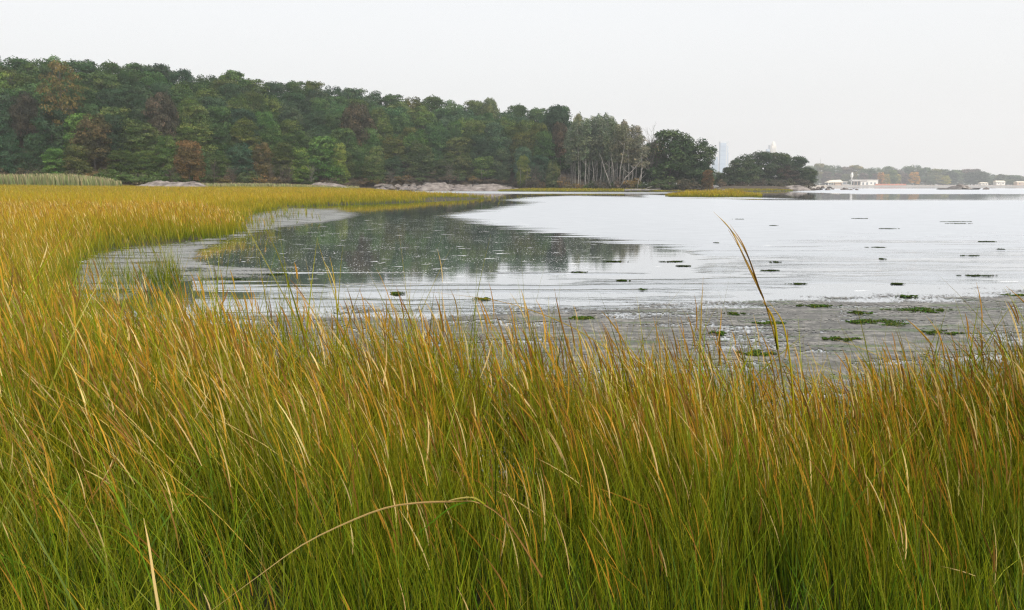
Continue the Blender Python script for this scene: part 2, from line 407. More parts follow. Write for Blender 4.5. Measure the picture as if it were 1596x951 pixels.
# floating scum: a thin sheet of its own a few millimetres above the water
LSC = [(110, 400), (150, 393), (205, 383), (300, 374), (362, 362), (378, 333), (450, 321), (530, 323), (575, 334), (545, 345), (480, 353), (420, 362), (362, 376), (325, 392), (322, 404), (345, 412), (420, 417), (452, 425), (430, 433), (350, 437), (300, 443), (260, 452), (200, 470), (100, 480)]
def scumval(px, py):
    edge = np.interp(px, [0, 300, 500, 700, 900, 1100, 1300, 1450, 1600, 2000], [520, 500, 492, 488, 484, 478, 473, 466, 456, 440])
    s = 0.30 + 0.252 * sstep(-30, 14, py - edge)
    s = np.maximum(s, 0.2 + 0.12 * sstep(-70, 0, py - edge) * sstep(380, 420, py))
    q = [(a / 40.0, b / 9.0) for a, b in LSC]
    l = np.clip(0.5 + sdf(px / 40.0, py / 9.0, q) * 0.8, 0, 1)
    s = np.where(px < 640, np.maximum(s, 0.24 + 0.31 * l), s)
    pale = np.where(px < 640, l * (1 - sstep(450, 490, py)), 0)
    return s, pale
rows2 = np.arange(316, 800, 2.0)[::-1]; Dw2 = np.array([G(CX, r_)[1] for r_ in rows2])
v, f, _, _ = fan(np.concatenate([np.linspace(-100, 2200, 300), np.linspace(2260, 6000, 60)]), Dw2, lambda x, y, p: 0 * x + 0.006)
px, py = toPix(v[:, 0], v[:, 1], 0 * v[:, 0])
s, pale = scumval(px, py)
keep = (s[f].max(1) > 0.31) & ~(inpoly(v[:, 0], v[:, 1], LAND)[f].all(1))
o = obj('algae_scum', mesh_np('algae_scum', v, f[keep], scum_mat(), attrs={'scum': s, 'pale': pale}))
tag(o, 'grey brown algae scum floating in the shallows along the grass', 'algae scum', kind='stuff')

# ------------------------------------------------------------------ grass
def curve(root, az, th0, th1, Ln, K, pw=1.3):
    tm = (np.arange(K) + 0.5) / K
    th = th0[:, None] + th1[:, None] * tm[None] ** pw
    d = np.stack([np.sin(th) * np.cos(az)[:, None], np.sin(th) * np.sin(az)[:, None], np.cos(th)], -1) * (Ln / K)[:, None, None]
    return np.concatenate([root[:, None, :], root[:, None, :] + np.cumsum(d, 1)], 1)
class Ribbons:
    def __init__(s): s.V = []; s.F = []; s.C = []; s.n = 0
    def add(s, pts, width, face, cb, ct, cpow=1.5, prof=None):
        N_, K1, _ = pts.shape; t = np.linspace(0, 1, K1)
        if prof is None: prof = np.maximum(1 - t ** 2.2, 0.06) * np.minimum(1, 0.55 + t * 2)
        tang = pts[:, 1:] - pts[:, :-1]; tang = np.concatenate([tang, tang[:, -1:]], 1)
        sd_ = np.stack([np.cos(face), np.sin(face), 0 * face], -1)[:, None, :] * np.ones((1, K1, 1))
        sd_ = sd_ - tang * (np.sum(sd_ * tang, -1, keepdims=True) / np.maximum(np.sum(tang * tang, -1, keepdims=True), 1e-9))
        sd_ /= np.maximum(np.linalg.norm(sd_, axis=-1, keepdims=True), 1e-6)
        hw = (width[:, None] * prof[None] * 0.5)[..., None]
        V = np.stack([pts - sd_ * hw, pts + sd_ * hw], 2).reshape(-1, 3)
        b = s.n + (np.arange(N_) * K1 * 2)[:, None] + (np.arange(K1 - 1) * 2)[None]
        Fq = np.stack([b, b + 1, b + 3, b + 2], -1).reshape(-1, 4)
        k = (t ** cpow)[None, :, None]
        C = (cb[:, None, :] * (1 - k) + ct[:, None, :] * k)
        C = np.repeat(C[:, :, None, :], 2, 2).reshape(-1, 3)
        s.V.append(V); s.F.append(Fq); s.C.append(C); s.n += len(V)
    def build(s, name, mat=None):
        return obj(name, mesh_np(name, np.concatenate(s.V), np.concatenate(s.F), mat or M_BLADE, np.clip(np.concatenate(s.C), 0.003, 0.9)))

GREEN = np.array([0.060, 0.130, 0.007]); DGREEN = np.array([0.018, 0.050, 0.008]); OLIVE = np.array([0.235, 0.245, 0.008])
GOLD = np.array([0.47, 0.315, 0.020]); ORANGE = np.array([0.42, 0.232, 0.026]); BROWN = np.array([0.23, 0.12, 0.028]); STRAW = np.array([0.60, 0.45, 0.19])
def mixc(a, b, t): return a * (1 - t[:, None]) + b * t[:, None]
def pick(n, cols, w): return np.array(cols)[rng.choice(len(cols), n, p=np.array(w) / sum(w))]
def jit(c, n, amt=0.48): return c * (1 + (rng.rand(n, 1) - 0.5) * 2 * amt) * (1 + (rng.rand(n, 3) - 0.5) * 0.15)

def tillers(rb, x, y, z, H, leanx, wmul, green, spikep, K=6, nleaf=3, gold=0.5, warm=None, cpw=1.5):
    """cordgrass shoots: a stem, long blades leaving it, some with a narrow seed spike"""
    n = len(x); root = np.stack([x, y, z], -1)
    leanx = leanx * np.where(rng.rand(n) < .62, .30, 1.25)
    if warm is None: warm = np.full(n, .3)
    az = math.pi + rng.randn(n) * 0.5 + (rng.rand(n) < .22) * rng.uniform(-3, 3, n); th0 = np.clip(0.02 + leanx * 0.55 + rng.randn(n) * 0.09, -0.3, 1.1)
    th1 = np.clip(leanx * 0.35 + rng.randn(n) * 0.07 + 0.03, -0.15, 1.6)
    P = curve(root, az, th0, th1, H, K)
    face = rng.rand(n) * math.pi
    tip = pick(n, [ORANGE, GOLD, OLIVE, BROWN, STRAW], [3.4 * gold + .3, 2.5, 0.8, 1.2 * gold + .1, 0.9])
    tip = mixc(tip, np.tile(OLIVE * 0.9, (n, 1)), np.clip(green - 0.25 + (rng.rand(n) - .5) * .6, 0, 1))
    tip = mixc(tip, np.tile(ORANGE, (n, 1)), warm * .6)
    base = jit(mixc(np.tile(OLIVE * 0.7, (n, 1)), np.tile(GREEN, (n, 1)), np.clip(green * 0.8 + rng.rand(n) * 0.5, 0, 1)), n)
    rb.add(P, 0.0042 * wmul * (0.6 + rng.rand(n) * 0.8), face, base, jit(tip, n), cpw + .4)
    # seed spikes at the stem's end
    k = rng.rand(n) < spikep
    if k.any():
        e0 = P[k, -1]; d = P[k, -1] - P[k, -2]; d /= np.linalg.norm(d, axis=1, keepdims=True)
        L2 = 0.10 + rng.rand(k.sum()) * 0.16
        tt = np.linspace(0, 1, 5)[None, :, None]
        S = (e0 - d * 0.04)[:, None, :] + d[:, None, :] * L2[:, None, None] * tt + np.array([-0.03, 0, -0.01])[None, None] * tt ** 2 * L2[:, None, None] / .2
        c = pick(k.sum(), [ORANGE, BROWN, STRAW], [3, 2, 1.2])
        pr = np.array([0.5, 1.0, 1.0, 0.7, 0.1])
        for fo_ in (0, math.pi / 2): rb.add(S, 0.0052 * wmul[k] * (0.6 + 0.8 * rng.rand(k.sum())), face[k] + fo_, jit(c, k.sum()), jit(c, k.sum()), 1, pr)
    for q in range(nleaf):
        t0 = rng.uniform(0.05, 0.75, n) * (0.6 + 0.4 * q / max(nleaf, 1)); i0 = t0 * K; ii = np.minimum(i0.astype(int), K - 1); fr = i0 - ii
        r0 = P[np.arange(n), ii] * (1 - fr[:, None]) + P[np.arange(n), ii + 1] * fr[:, None]
        LL = H * rng.uniform(0.45, 0.95, n)
        a2 = np.where(rng.rand(n) < 0.55, az + rng.randn(n) * 0.7, rng.rand(n) * 6.283)
        P2 = curve(r0, a2, np.clip(th0 + 0.05 + np.abs(rng.randn(n)) * 0.13, 0, 1.2), np.abs(rng.randn(n)) * 0.13 + leanx * 0.25 + 0.01, LL, K)
        gk = np.clip(green + 0.12 + (rng.rand(n) - 0.5) * 0.6 - 0.25 * t0 - .25 * warm, 0, 1)
        cb = jit(mixc(np.tile(OLIVE, (n, 1)), pick(n, [GREEN, DGREEN, DGREEN * .6], [1.7, 1.4, .8]), gk), n)  # dark greens at blade bases paint in the shade between clumps
        ct = jit(mixc(pick(n, [GOLD, ORANGE, STRAW, OLIVE, BROWN], [2.0, 1.3 * gold + .2, 0.35, 1.6, .5]), np.tile(OLIVE * 0.9, (n, 1)), np.clip(gk * 1.15, 0, 1)), n)
        rb.add(P2, 0.0048 * wmul * (0.4 + 1.3 * rng.rand(n) ** 1.5), rng.rand(n) * math.pi, cb, ct, cpw)

def scatter(area_pts, dens_fn, x0, x1, y0, y1, base):
    n = int(base * (x1 - x0) * (y1 - y0)); x = rng.uniform(x0, x1, n); y = rng.uniform(y0, y1, n)
    k = (rng.rand(n) < dens_fn(x, y)) & inpoly(x, y, area_pts)
    return x[k], y[k]
def inframe(x, y, m=0.10): return np.abs(x) < (0.60 + m) * y + 0.9

# near bank
rb = Ribbons()
def dn(x, y):
    d = sdf(x, y, LAND)
    return inframe(x, y, 0.35) * (0.35 + 0.65 * sstep(0, 0.7, d)) * np.clip(4.6 * fbm(x * 2.2, y * 2.2, 5) - 1.6, 0.2, 1)
x, y = scatter(LAND, dn, -8, 8, 1.0, 8.0, 1000)
n = len(x); near = 1 - sstep(2.0, 4.2, y)
ledge = sdf(x, y, LAND)
H = (0.62 + 0.26 * sstep(2.0, 4.5, y)) * (0.66 + 0.42 * rng.rand(n)) * (0.62 + 0.72 * fbm(x * 1.3, y * 1.3, 9)) * np.interp(x / np.maximum(y, 1), [-.5, -.3, -.15, 0.1, 0.5], [1.03, 0.97, 0.9, 0.86, 0.90])
tall = rng.rand(n) < 0.05; H = np.where(tall, H * 1.3, H)
leanx = 0.04 + 0.55 * fbm(x * .7 + 3, y * .7, 21) ** 1.5 + 0.32 * sstep(-0.1, -0.5, x / y)
lodged = (rng.rand(n) < 0.07) & (y > 2.6); leanx = np.where(lodged, leanx + 0.75, leanx)
green = np.clip(0.50 + 0.45 * near + 0.5 * (fbm(x * 1.3, y * 1.3, 33) - 0.5) + 0.1 * (x > 1) + .12, 0, 1)

tillers(rb, x, y, groundz(x, y), H, leanx, np.clip(y / 3.8, .72, 1.35), green, 0.42 * (1 - near) + 0.04, 6, 3, gold=0.6, warm=np.clip(2.0 * fbm(x * .8, y * .8, 77) - .85, 0, 1) * (1 - .6 * near), cpw=2.0)
# bleached dead stems lying over to the left, and a few broad fresh leaves
n = 400; y = rng.uniform(2.9, 6.8, n); x = -y * rng.uniform(.12, .66, n); k = inpoly(x, y, LAND); x, y = x[k], y[k]; n = len(x)
P = curve(np.stack([x, y, groundz(x, y) + .1], -1), math.pi + rng.randn(n) * .35, .25 + rng.rand(n) * .35, .15 + rng.rand(n) * .5, .75 + .4 * rng.rand(n), 7)
rb.add(P, (.0030 + .0026 * rng.rand(n)) * np.clip(y / 4, .6, 1), rng.rand(n) * 3.14, jit(pick(n, [OLIVE, GOLD], [1, 2]), n), jit(pick(n, [STRAW, GOLD, STRAW * .75], [2, 2, 1]), n), .8)
n = 110; y = rng.uniform(2.6, 4.6, n); x = -y * rng.uniform(.32, .60, n); P = curve(np.stack([x, y, groundz(x, y) + .25 + .2 * rng.rand(n)], -1), rng.rand(n) * 6.28, .3 + .4 * rng.rand(n), .5 + rng.rand(n), .25 + .2 * rng.rand(n), 6)
rb.add(P, .004 + .004 * rng.rand(n), rng.rand(n) * 3.14, jit(np.tile(GREEN * .8, (n, 1)), n), jit(np.tile(GREEN * 1.0 + OLIVE * .25, (n, 1)), n), 1)
# a wind-flattened mat of stems along the water side
n = 900; x = rng.uniform(-1.2, 3.6, n); y = rng.uniform(4.3, 5.9, n); k = inpoly(x, y, LAND) & (rng.rand(n) < np.clip(2.4 * fbm(x * 1.1, y * 1.5, 91) - .6, 0, 1)); x, y = x[k], y[k]; n = len(x)
P = curve(np.stack([x, y, groundz(x, y) + .22 + .3 * rng.rand(n)], -1), math.pi + rng.randn(n) * .3, .75 + rng.rand(n) * .5, .1 + rng.rand(n) * .35, .45 + .4 * rng.rand(n), 6)
rb.add(P, .0035 + .0035 * rng.rand(n), rng.rand(n) * 3.14, jit(pick(n, [OLIVE, GREEN], [2, 1]), n), jit(pick(n, [STRAW, GOLD, OLIVE], [1, 3, 1]), n), .9)
# fine basal blades thick at the foot
x, y = scatter(LAND, lambda x, y: inframe(x, y, 0.08) * (.12 + .88 * sstep(3.4, 2.2, y)) * np.clip(2.5 * fbm(x * 2, y * 2, 8) - .6, 0, 1), -5, 5, 1.1, 6.0, 1000)
n = len(x); P = curve(np.stack([x, y, groundz(x, y)], -1), rng.rand(n) * 6.28, np.abs(rng.randn(n)) * 0.25, np.abs(rng.randn(n)) * 0.5, 0.22 + 0.35 * rng.rand(n), 4)
rb.add(P, 0.0032 + 0.0022 * rng.rand(n), rng.rand(n) * 3.14, jit(np.tile(DGREEN * .8, (n, 1)), n), jit(pick(n, [GREEN * 1.5, OLIVE, GOLD], [3, 2.0, .3]), n), 1.1)  # darkened feet carry painted shade of the gaps low in the grass
o = rb.build('foreground_cordgrass')
tag(o, 'tall green and rust tipped cordgrass filling the near bank', 'marsh grass', kind='stuff')

# marsh running back along the left shore
rb = Ribbons()
bands = [(8.0, 20, 330, 1.15, 6, 2, -16, 1), (20, 45, 110, 2.3, 5, 2, -34, 2), (45, 100, 26, 4.6, 4, 2, -72, 3), (100, 330, 4.2, 12.0, 3, 2, -215, 4)]
for (y0, y1, dens, wm, K, nl, xl, sd0) in bands:
    def dm(x, y):
        d = sdf(x, y, LAND); px = CX + F * x / y / cp
        return (px > -260) * (px < 1750) * np.clip(0.5 + fbm(x * 14 / y1, y * 14 / y1, 5), 0.3, 1)
    nn = int(dens * (5 - xl) * (y1 - y0)); x = rng.uniform(xl, 5, nn); y = rng.uniform(y0, y1, nn)
    d = sdf(x, y, LAND); rag = (fbm(x * 12 / y0, y * 7 / y0, 61) - .5) * y0 * .10
    k = (rng.rand(nn) < dm(x, y)) & ((d + rag > 0) | ((d > -.09 * y0) & (rng.rand(nn) < .05))) & (d > -.12 * y0); x, y = x[k], y[k]
    n = len(x); px = CX + F * x / y / cp
    gz = np.maximum(groundz(x, y), -.05)
    d = sdf(x, y, LAND)
    hh = np.interp(y, [8, 25, 60, 120, 200, 320], [0.88, 0.80, 0.76, 0.70, 0.68, 0.8]) * (0.75 + 0.25 * sstep(0, 1.5 + y * 0.02, d))
    H = hh * (0.8 + 0.3 * rng.rand(n)) * (0.9 + 0.2 * fbm(x * .3, y * .3, 12)) * np.where(rng.rand(n) < 0.03, 1.2, 1)
    leanx = 0.10 + 0.35 * fbm(x * .25, y * .25, 21) ** 1.5 + 0.25 * sstep(30, 10, y)
    green = np.clip(np.interp(y, [8, 14, 22, 60, 300], [0.5, 0.34, 0.06, -0.05, 0.0]) + 0.40 * np.exp(-np.maximum(d, 0) / (.05 * y + .5)) + 0.45 * (fbm(x * 5 / y0, y * 5 / y0, 33) - 0.5), 0, 1)
    # behind the gold meadow the reeds stand greener
    grn = sstep(205, 235, y + 20 * (fbm(x * .05, y * .05, 3) - .5)) * (px < 560)
    green = np.clip(green + grn * 0.5, 0, 1)

    tillers(rb, x, y, gz, H, leanx, np.full(n, wm) * (y / y1) ** 0.5 * 1.15, green, 0.25 * (y < 45), K, nl, gold=2.2, warm=np.clip(2.6 * fbm(x * .12, y * .05, 78) - .45, .35, 1) * sstep(-.5, 2.5, d), cpw=1.1)
o = rb.build('marsh_cordgrass')
tag(o, 'golden orange salt marsh grass stretching back along the left shore', 'marsh grass', kind='stuff')

# tall pale reeds at the foot of the wood
rb = Ribbons()
n = 9000; px = rng.uniform(-300, 560, n); D = Df(px) - rng.uniform(3, 24, n)
hz = np.interp(px, [-300, 0, 100, 160, 200, 330, 420, 500, 560], [3.2, 3.2, 3.6, 2.9, 1.5, 1.5, 1.7, 1.3, 1.0])
k = ~((px > 190) & (px < 335) & (D < 258)); px, D, hz = px[k], D[k], hz[k]; n = len(px)
x = XD(px, D); z = groundz(x, D) + (Z0(px) - 1.5 - groundz(x, D)) * sstep(26, 3, Df(px) - D); H = hz * (0.75 + 0.35 * rng.rand(n))
P = curve(np.stack([x, D, z], -1), math.pi + rng.randn(n), np.abs(rng.randn(n)) * 0.08, 0.15 + np.abs(rng.randn(n)) * 0.2, H, 4)
rb.add(P, 0.16 + 0.12 * rng.rand(n), rng.rand(n) * 0.8 - 0.4, jit(pick(n, [[.13, .17, .06], [.16, .19, .07], [.24, .2, .09]], [2, 2, 1]), n), jit(pick(n, [[.22, .22, .10], [.33, .27, .16], [.2, .24, .09]], [2, 1.5, 1]), n), 1.5, np.array([.8, 1, 1, .9, .4]))
o = rb.build('tall_reeds'); tag(o, 'pale green reeds with tan plumes at the foot of the wood', 'reeds', kind='stuff')

# small islands and strips of grass
def strip(name, poly, ncount, hgt, wid, label, gold=1.5, gr=0.15, zoff=0.02, K=3, wrm=.3):
    rb = Ribbons(); P = np.array(poly); x0, y0 = P.min(0); x1, y1 = P.max(0)
    x = rng.uniform(x0, x1, ncount * 3); y = rng.uniform(y0, y1, ncount * 3); k = inpoly(x, y, poly); x, y = x[k][:ncount], y[k][:ncount]; n = len(x)
    d = polydist(x, y, poly)
    hh = hgt * (0.7 + 0.35 * rng.rand(n)) * (0.55 + 0.45 * sstep(0, 0.12 * (y1 - y0) + .4, d))
    tillers(rb, x, y, 0 * x + zoff, hh, 0.1 + 0.2 * rng.rand(n), np.full(n, wid), np.clip(gr + 0.4 * (fbm(x * .3, y * .5, 7) - .5) + 0.3 * rng.rand(n), 0, 1), 0.0, K, 2, gold, warm=np.full(n, wrm))
    o = rb.build(name); tag(o, label, 'marsh grass', kind='stuff'); return o
strip('grass_island', [gp(1036, 307.2), gp(1110, 308.2), gp(1188, 307.6), dp(1189, 146), dp(1150, 160), dp(1090, 162), dp(1042, 150)], 4200, 0.95, 11, 'low orange grass islet standing in the open bay', gold=2.2, gr=-0.1, wrm=1.2)
strip('shore_grass', [dp(775, 262), dp(900, 240), dp(1040, 236), dp(1040, 262), dp(900, 290), dp(790, 305)], 6500, 0.9, 22, 'olive and yellow grass strip below the birch grove', gold=1.0, gr=0.3)
strip('island_shore_grass', [dp(1040, 243), dp(1120, 250), dp(1236, 290), dp(1236, 312), dp(1120, 300), dp(1040, 262)], 3500, 0.8, 22, 'yellow grass fringe in front of the small wooded island', gold=1.4, gr=0.2)
# sparse green clumps in the shallows
def clump(pxs, D, n, h, label, w=1.0, rad=0.5):
    rb = Ribbons(); px = rng.uniform(*pxs, n); D_ = D + rng.randn(n) * rad; x = XD(px, D_)
    tillers(rb, x, D_, 0 * x - 0.03, h * (0.5 + 0.6 * rng.rand(n)), 0.05 + 0.25 * rng.rand(n), np.full(n, 1.3 * w), np.full(n, 0.95), 0.02, 5, 2, 0.3)
    o = rb.build('grass_clump'); tag(o, label, 'grass clump', 'green grass clumps in the shallows', 'stuff'); return o
clump((222, 278), 15.3, 170, 0.72, 'dense green grass clump at the right end of the flooded tufts', rad=.25)
clump((150, 236), 15.8, 150, 0.50, 'thin green grass tufts growing through pale scum by the left bank', rad=.9)
clump((302, 333), 16.0, 16, 0.45, 'few dark green stems standing alone in the grey scum', rad=.5)
clump((378, 470), 52, 60, 0.5, 'sparse reed stems in the scum at the marsh point', 3, rad=6)

# individual stalks that stand out
def stalk(name, pix, D, w, c0, c1, label, extra=()):
    root = empty(name, tuple(at(pix[0][0], pix[0][1], D)))
    base = Vector(root.location)
    def path(pp, dd):
        pts = np.array([at(a, b, dd + dz) for a, b, dz in [(q + (0,))[:3] for q in pp]])
        t = np.linspace(0, len(pts) - 1, 26); i = np.minimum(t.astype(int), len(pts) - 2); f_ = (t - i)[:, None]
        pm = np.vstack([2 * pts[0] - pts[1], pts, 2 * pts[-1] - pts[-2]])
        a, b, c, d = pm[i], pm[i + 1], pm[i + 2], pm[i + 3]
        return 0.5 * ((2 * b) + (-a + c) * f_ + (2 * a - 5 * b + 4 * c - d) * f_ ** 2 + (-a + 3 * b - 3 * c + d) * f_ ** 3)
    def one(nm, pp, dd, w_, ca, cb_):
        P = path(pp, dd) - np.array(base)[None]; r_ = Ribbons()
        t = np.linspace(0, 1, len(P)); pr = np.maximum(1 - t ** 3, 0.15)
        for fo_ in (0.0, 1.2): r_.add(P[None], np.array([w_]), np.array([fo_]), np.array(ca)[None], np.array(cb_)[None], 1, pr)
        o_ = r_.build(nm); o_.parent = root
    one('stem', pix, D, w, c0, c1)
    for nm, pp, w_, ca, cb_ in extra: one(nm, pp, D, w_, ca, cb_)
    tag(root, label, 'grass stalk', 'single grass stalks above the cordgrass'); return root
stalk('seed_stalk', [(1262, 860), (1240, 720), (1222, 610), (1212, 545), (1190, 465), (1160, 400), (1135, 358)], 3.6, 0.0075, DGREEN, ORANGE, 'tallest brown seed stalk leaning left far above the grass',
      [('seed_plume', [(1190, 465), (1166, 415), (1140, 360), (1112, 330)], 0.007, ORANGE, STRAW), ('seed_plume', [(1186, 458), (1168, 405), (1150, 372), (1124, 342)], 0.006, BROWN, STRAW),
       ('seed_plume', [(1180, 440), (1160, 385), (1138, 350)], 0.005, BROWN, ORANGE), ('leaf', [(1212, 545), (1206, 500), (1188, 468)], 0.012, OLIVE, ORANGE), ('leaf', [(1238, 700), (1235, 600), (1222, 510), (1198, 470)], 0.008, OLIVE, GOLD)])
stalk('arching_reed', [(845, 900), (815, 850), (785, 808, -.05), (745, 783, -.1), (700, 782, -.1), (650, 784, -.1), (600, 792, -.1), (540, 815, -.1), (470, 850, -.1), (400, 900, -.1), (325, 955, -.1)], 2.15, 0.0055, BROWN, STRAW * 0.9, 'long straw reed arching low across the grass',
      [('leaf', [(740, 780, -.1), (705, 790, -.1), (672, 815, -.1), (640, 842, -.1)], 0.004, GREEN * 1.5, GREEN * 1.2), ('leaf', [(755, 786, -.1), (738, 776, -.1), (715, 777, -.1), (690, 783, -.1)], 0.005, OLIVE, STRAW * .8)])
stalk('pale_stalk', [(248, 955), (240, 905), (232, 850), (224, 808)], 1.9, 0.007, STRAW, STRAW * 1.2, 'short bleached stalk upright among low green grass')
stalk('seed_stalk', [(1092, 640), (1091, 560), (1093, 490), (1096, 432)], 5.3, 0.009, OLIVE, ORANGE, 'thin upright rust stalk left of the tallest seed stalk')
stalk('seed_stalk', [(722, 640), (720, 560), (712, 480), (702, 450)], 5.5, 0.009, OLIVE, BROWN, 'thin dark upright stalk against the grey scum near the middle')
stalk('seed_stalk', [(1060, 650), (1000, 590), (940, 540), (870, 500), (780, 470), (670, 455)], 4.9, 0.0055, OLIVE, ORANGE, 'long rust stalk bent almost flat over the middle grass')
stalk('seed_stalk', [(905, 600), (885, 540), (872, 490), (864, 450)], 4.8, 0.010, BROWN, BROWN, 'thick brown spike highest of the middle tufts')
stalk('seed_stalk', [(528, 560), (525, 480), (520, 430), (514, 400)], 6.0, 0.009, OLIVE, GOLD, 'lone pale stalk pointing up into the dark reflection')
stalk('seed_stalk', [(1650, 560), (1620, 500), (1595, 470), (1568, 446)], 4.2, 0.008, BROWN, ORANGE, 'rust spike leaning in from the right edge over the scum')

# ------------------------------------------------------------------ rocks
def rock_mesh(name, seed, sub=3, mat=None, flat=0.65, sharp=0.35):
    import bmesh
    bm = bmesh.new(); bmesh.ops.create_icosphere(bm, subdivisions=sub, radius=1.0)
    off = Vector((seed * 7.3, seed * 3.1, seed * 1.7))
    for v_ in bm.verts:
        p = v_.co.copy(); c = mnoise.cell_vector(p * 1.6 + off)
        q = mnoise.noise(p * 1.3 + off) * sharp + mnoise.noise(p * 3.1 + off) * sharp * 0.45 + mnoise.noise(p * 8 + off) * sharp * 0.15
        p *= 1 + q
        # planar cuts give facets
        for k in range(5):
            rr = random.Random(seed * 31 + k); nrm = Vector((rr.uniform(-1, 1), rr.uniform(-1, 1), rr.uniform(-.2, 1))).normalized(); lim = rr.uniform(.62, .85)
            d = p.dot(nrm)
            if d > lim: p -= nrm * (d - lim) * 0.85
        p.z = (p.z if p.z > 0 else p.z * 0.5) * flat
        v_.co = p
    me = bpy.data.meshes.new(name); bm.to_mesh(me); bm.free(); me.materials.append(mat or M_ROCK); return me
ROCKS = [rock_mesh('shore_rock', i, 3) for i in range(7)]
ROCKD = [rock_mesh('dark_rock', i + 20, 3, M_ROCKD) for i in range(3)]
def rock(name, px, D, z, size, label, group=None, me=None, rz=None):
    o = obj(name, me or random.choice(ROCKS)); o.location = (float(XD(px, D)), D, z)
    o.scale = size if hasattr(size, '__len__') else (size, size * random.uniform(.7, 1.1), size * random.uniform(.6, .95))
    o.rotation_euler = (random.uniform(-.15, .15), random.uniform(-.25, .25), random.uniform(0, 6.28) if rz is None else rz)
    return tag(o, label, 'rock', group)

def ledge(name, px0, px1, D, ztop, depth, label, seed, zbase=0.0, mat=None):
    """long low outcrop of stepped bedrock"""
    nx, ny = 110, 36; x0, x1 = float(XD(px0, D)), float(XD(px1, D)); cx = (x0 + x1) / 2
    u = np.linspace(-1, 1, nx); w_ = np.linspace(-1, 1, ny); U, Wv = np.meshgrid(u, w_)
    X = U * (x1 - x0) / 2; Y = Wv * depth / 2
    env = np.clip(1 - np.abs(U) ** 2.6, 0, 1) ** .7 * np.clip(1 - np.abs(Wv) ** 3, 0, 1) ** .6
    nzv = fbm(X * .16 + seed, Y * .35, seed, 4); st = np.floor((nzv + 0.04 * X / 3) * 9) / 9
    Z = env * (ztop - zbase) * (0.35 + 0.75 * (0.5 * nzv + 0.5 * st)) + env * 0.9 * (fbm(X * .8, Y * 1.6, seed + 3, 4) - .5) - 0.3
    idx = np.arange(nx * ny).reshape(ny, nx); f_ = np.stack([idx[:-1, :-1], idx[:-1, 1:], idx[1:, 1:], idx[1:, :-1]], -1).reshape(-1, 4)
    o = obj(name, mesh_np(name, np.stack([X, Y, Z], -1).reshape(-1, 3), f_, mat or M_ROCK)); o.location = (cx, D, zbase)
    return tag(o, label, 'rock')
ledge('rock_ledge', 196, 330, 244, 3.7, 9, 'long low pale rock ledge lying in the marsh before the left wood', 4, 0.7)
ledge('rock_ledge', 468, 545, 298, 3.6, 7, 'pinkish rock ledge at the tree line behind the golden marsh', 11, 0.5)
ledge('boulder_slab', 652, 706, 308, 4.0, 9, 'largest smooth pink boulder slab on the wooded shore', 17, -.6)
ledge('rock_ledge', 722, 802, 305, 2.7, 10, 'sloping pink bedrock shelf ending the rocky shore', 23, 0)
ledge('rock_ledge', 704, 742, 303, 1.6, 7, 'small low rock shelf right of the largest slab', 29, 0)
ledge('rock_ledge', 1218, 1262, 318, 2.6, 8, 'pale flat rock apron at the right foot of the island', 31, 0)

# ------------------------------------------------------------------ hillside and other land
def hz_fn(x, y, p):
    dep = y - Df(p); z = np.where(dep >= 0, hillz(p, np.maximum(dep, 0)), Z0(p) + dep * 0.13)
    z = z + 0.6 * (fbm(x * .12, y * .12, 41) - .5) * (dep > 0)
    edge = sstep(1122, 1100, p)
    return np.where(dep < -1, np.maximum(z, -0.6), z) * edge - 0.8 * (1 - edge)
pxs = np.linspace(-700, 1125, 200); dep = np.concatenate([np.linspace(-26, 0, 10), np.linspace(3, 75, 26), [90, 120, 170]])
PX, DP = np.meshgrid(pxs, dep); DD = Df(PX) + DP; X = XD(PX, DD); Z = hz_fn(X, DD, PX)
Z = np.where(DP > 80, Z - (DP - 80) * 0.25 * sstep(1130, 900, PX), Z)
idx = np.arange(PX.size).reshape(PX.shape); f = np.stack([idx[:-1, :-1], idx[:-1, 1:], idx[1:, 1:], idx[1:, :-1]], -1).reshape(-1, 4)
o = obj('hillside', mesh_np('hillside', np.stack([X, DD, Z], -1).reshape(-1, 3), f, M_LITTER, smooth=True)); tag(o, kind='structure')
# small island right of the wood
def mound(name, poly, zt, mat, skirt, res=60, seed=1):
    P = np.array(poly); x = np.linspace(P[:, 0].min() - 4, P[:, 0].max() + 4, res * 2); y = np.linspace(P[:, 1].min() - 4, P[:, 1].max() + 4, res)
    X, Y = np.meshgrid(x, y); d = sdf(X, Y, poly); Z = -0.5 + (zt + 0.5) * sstep(-3, skirt, d) + 0.25 * (fbm(X * .3, Y * .3, seed) - .5)
    idx = np.arange(X.size).reshape(X.shape); f = np.stack([idx[:-1, :-1], idx[:-1, 1:], idx[1:, 1:], idx[1:, :-1]], -1).reshape(-1, 4)
    o = obj(name, mesh_np(name, np.stack([X, Y, Z], -1).reshape(-1, 3), f, mat, smooth=True)); return tag(o, kind='structure')
mound('island_ground', [dp(1100, 300), dp(1200, 306), dp(1270, 318), dp(1280, 345), dp(1200, 370), dp(1100, 360)], 1.6, M_LITTER, 8)
mound('islet_mud', [dp(1036, 139), dp(1110, 134), dp(1188, 136), dp(1189, 146), dp(1150, 160), dp(1090, 162), dp(1042, 150)], 0.06, M_MUD, 2, 30)
mound('shore_mud', [dp(770, 262), dp(900, 239), dp(1040, 235), dp(1125, 248), dp(1240, 288), dp(1240, 312), dp(1125, 300), dp(900, 300), dp(780, 312)], 0.25, M_MUD, 5, 60)
M_SAND = noise_mat('pale_beach_sand', (0.26, 0.22, 0.17), (0.44, 0.37, 0.29), 0.1, 0.95, 0)
mound('far_shore', [dp(1215, 1200), dp(1300, 1190), dp(1700, 1200), dp(2100, 1200), dp(2100, 1700), dp(1215, 1700)], 2.0, M_SAND, 20, 120)
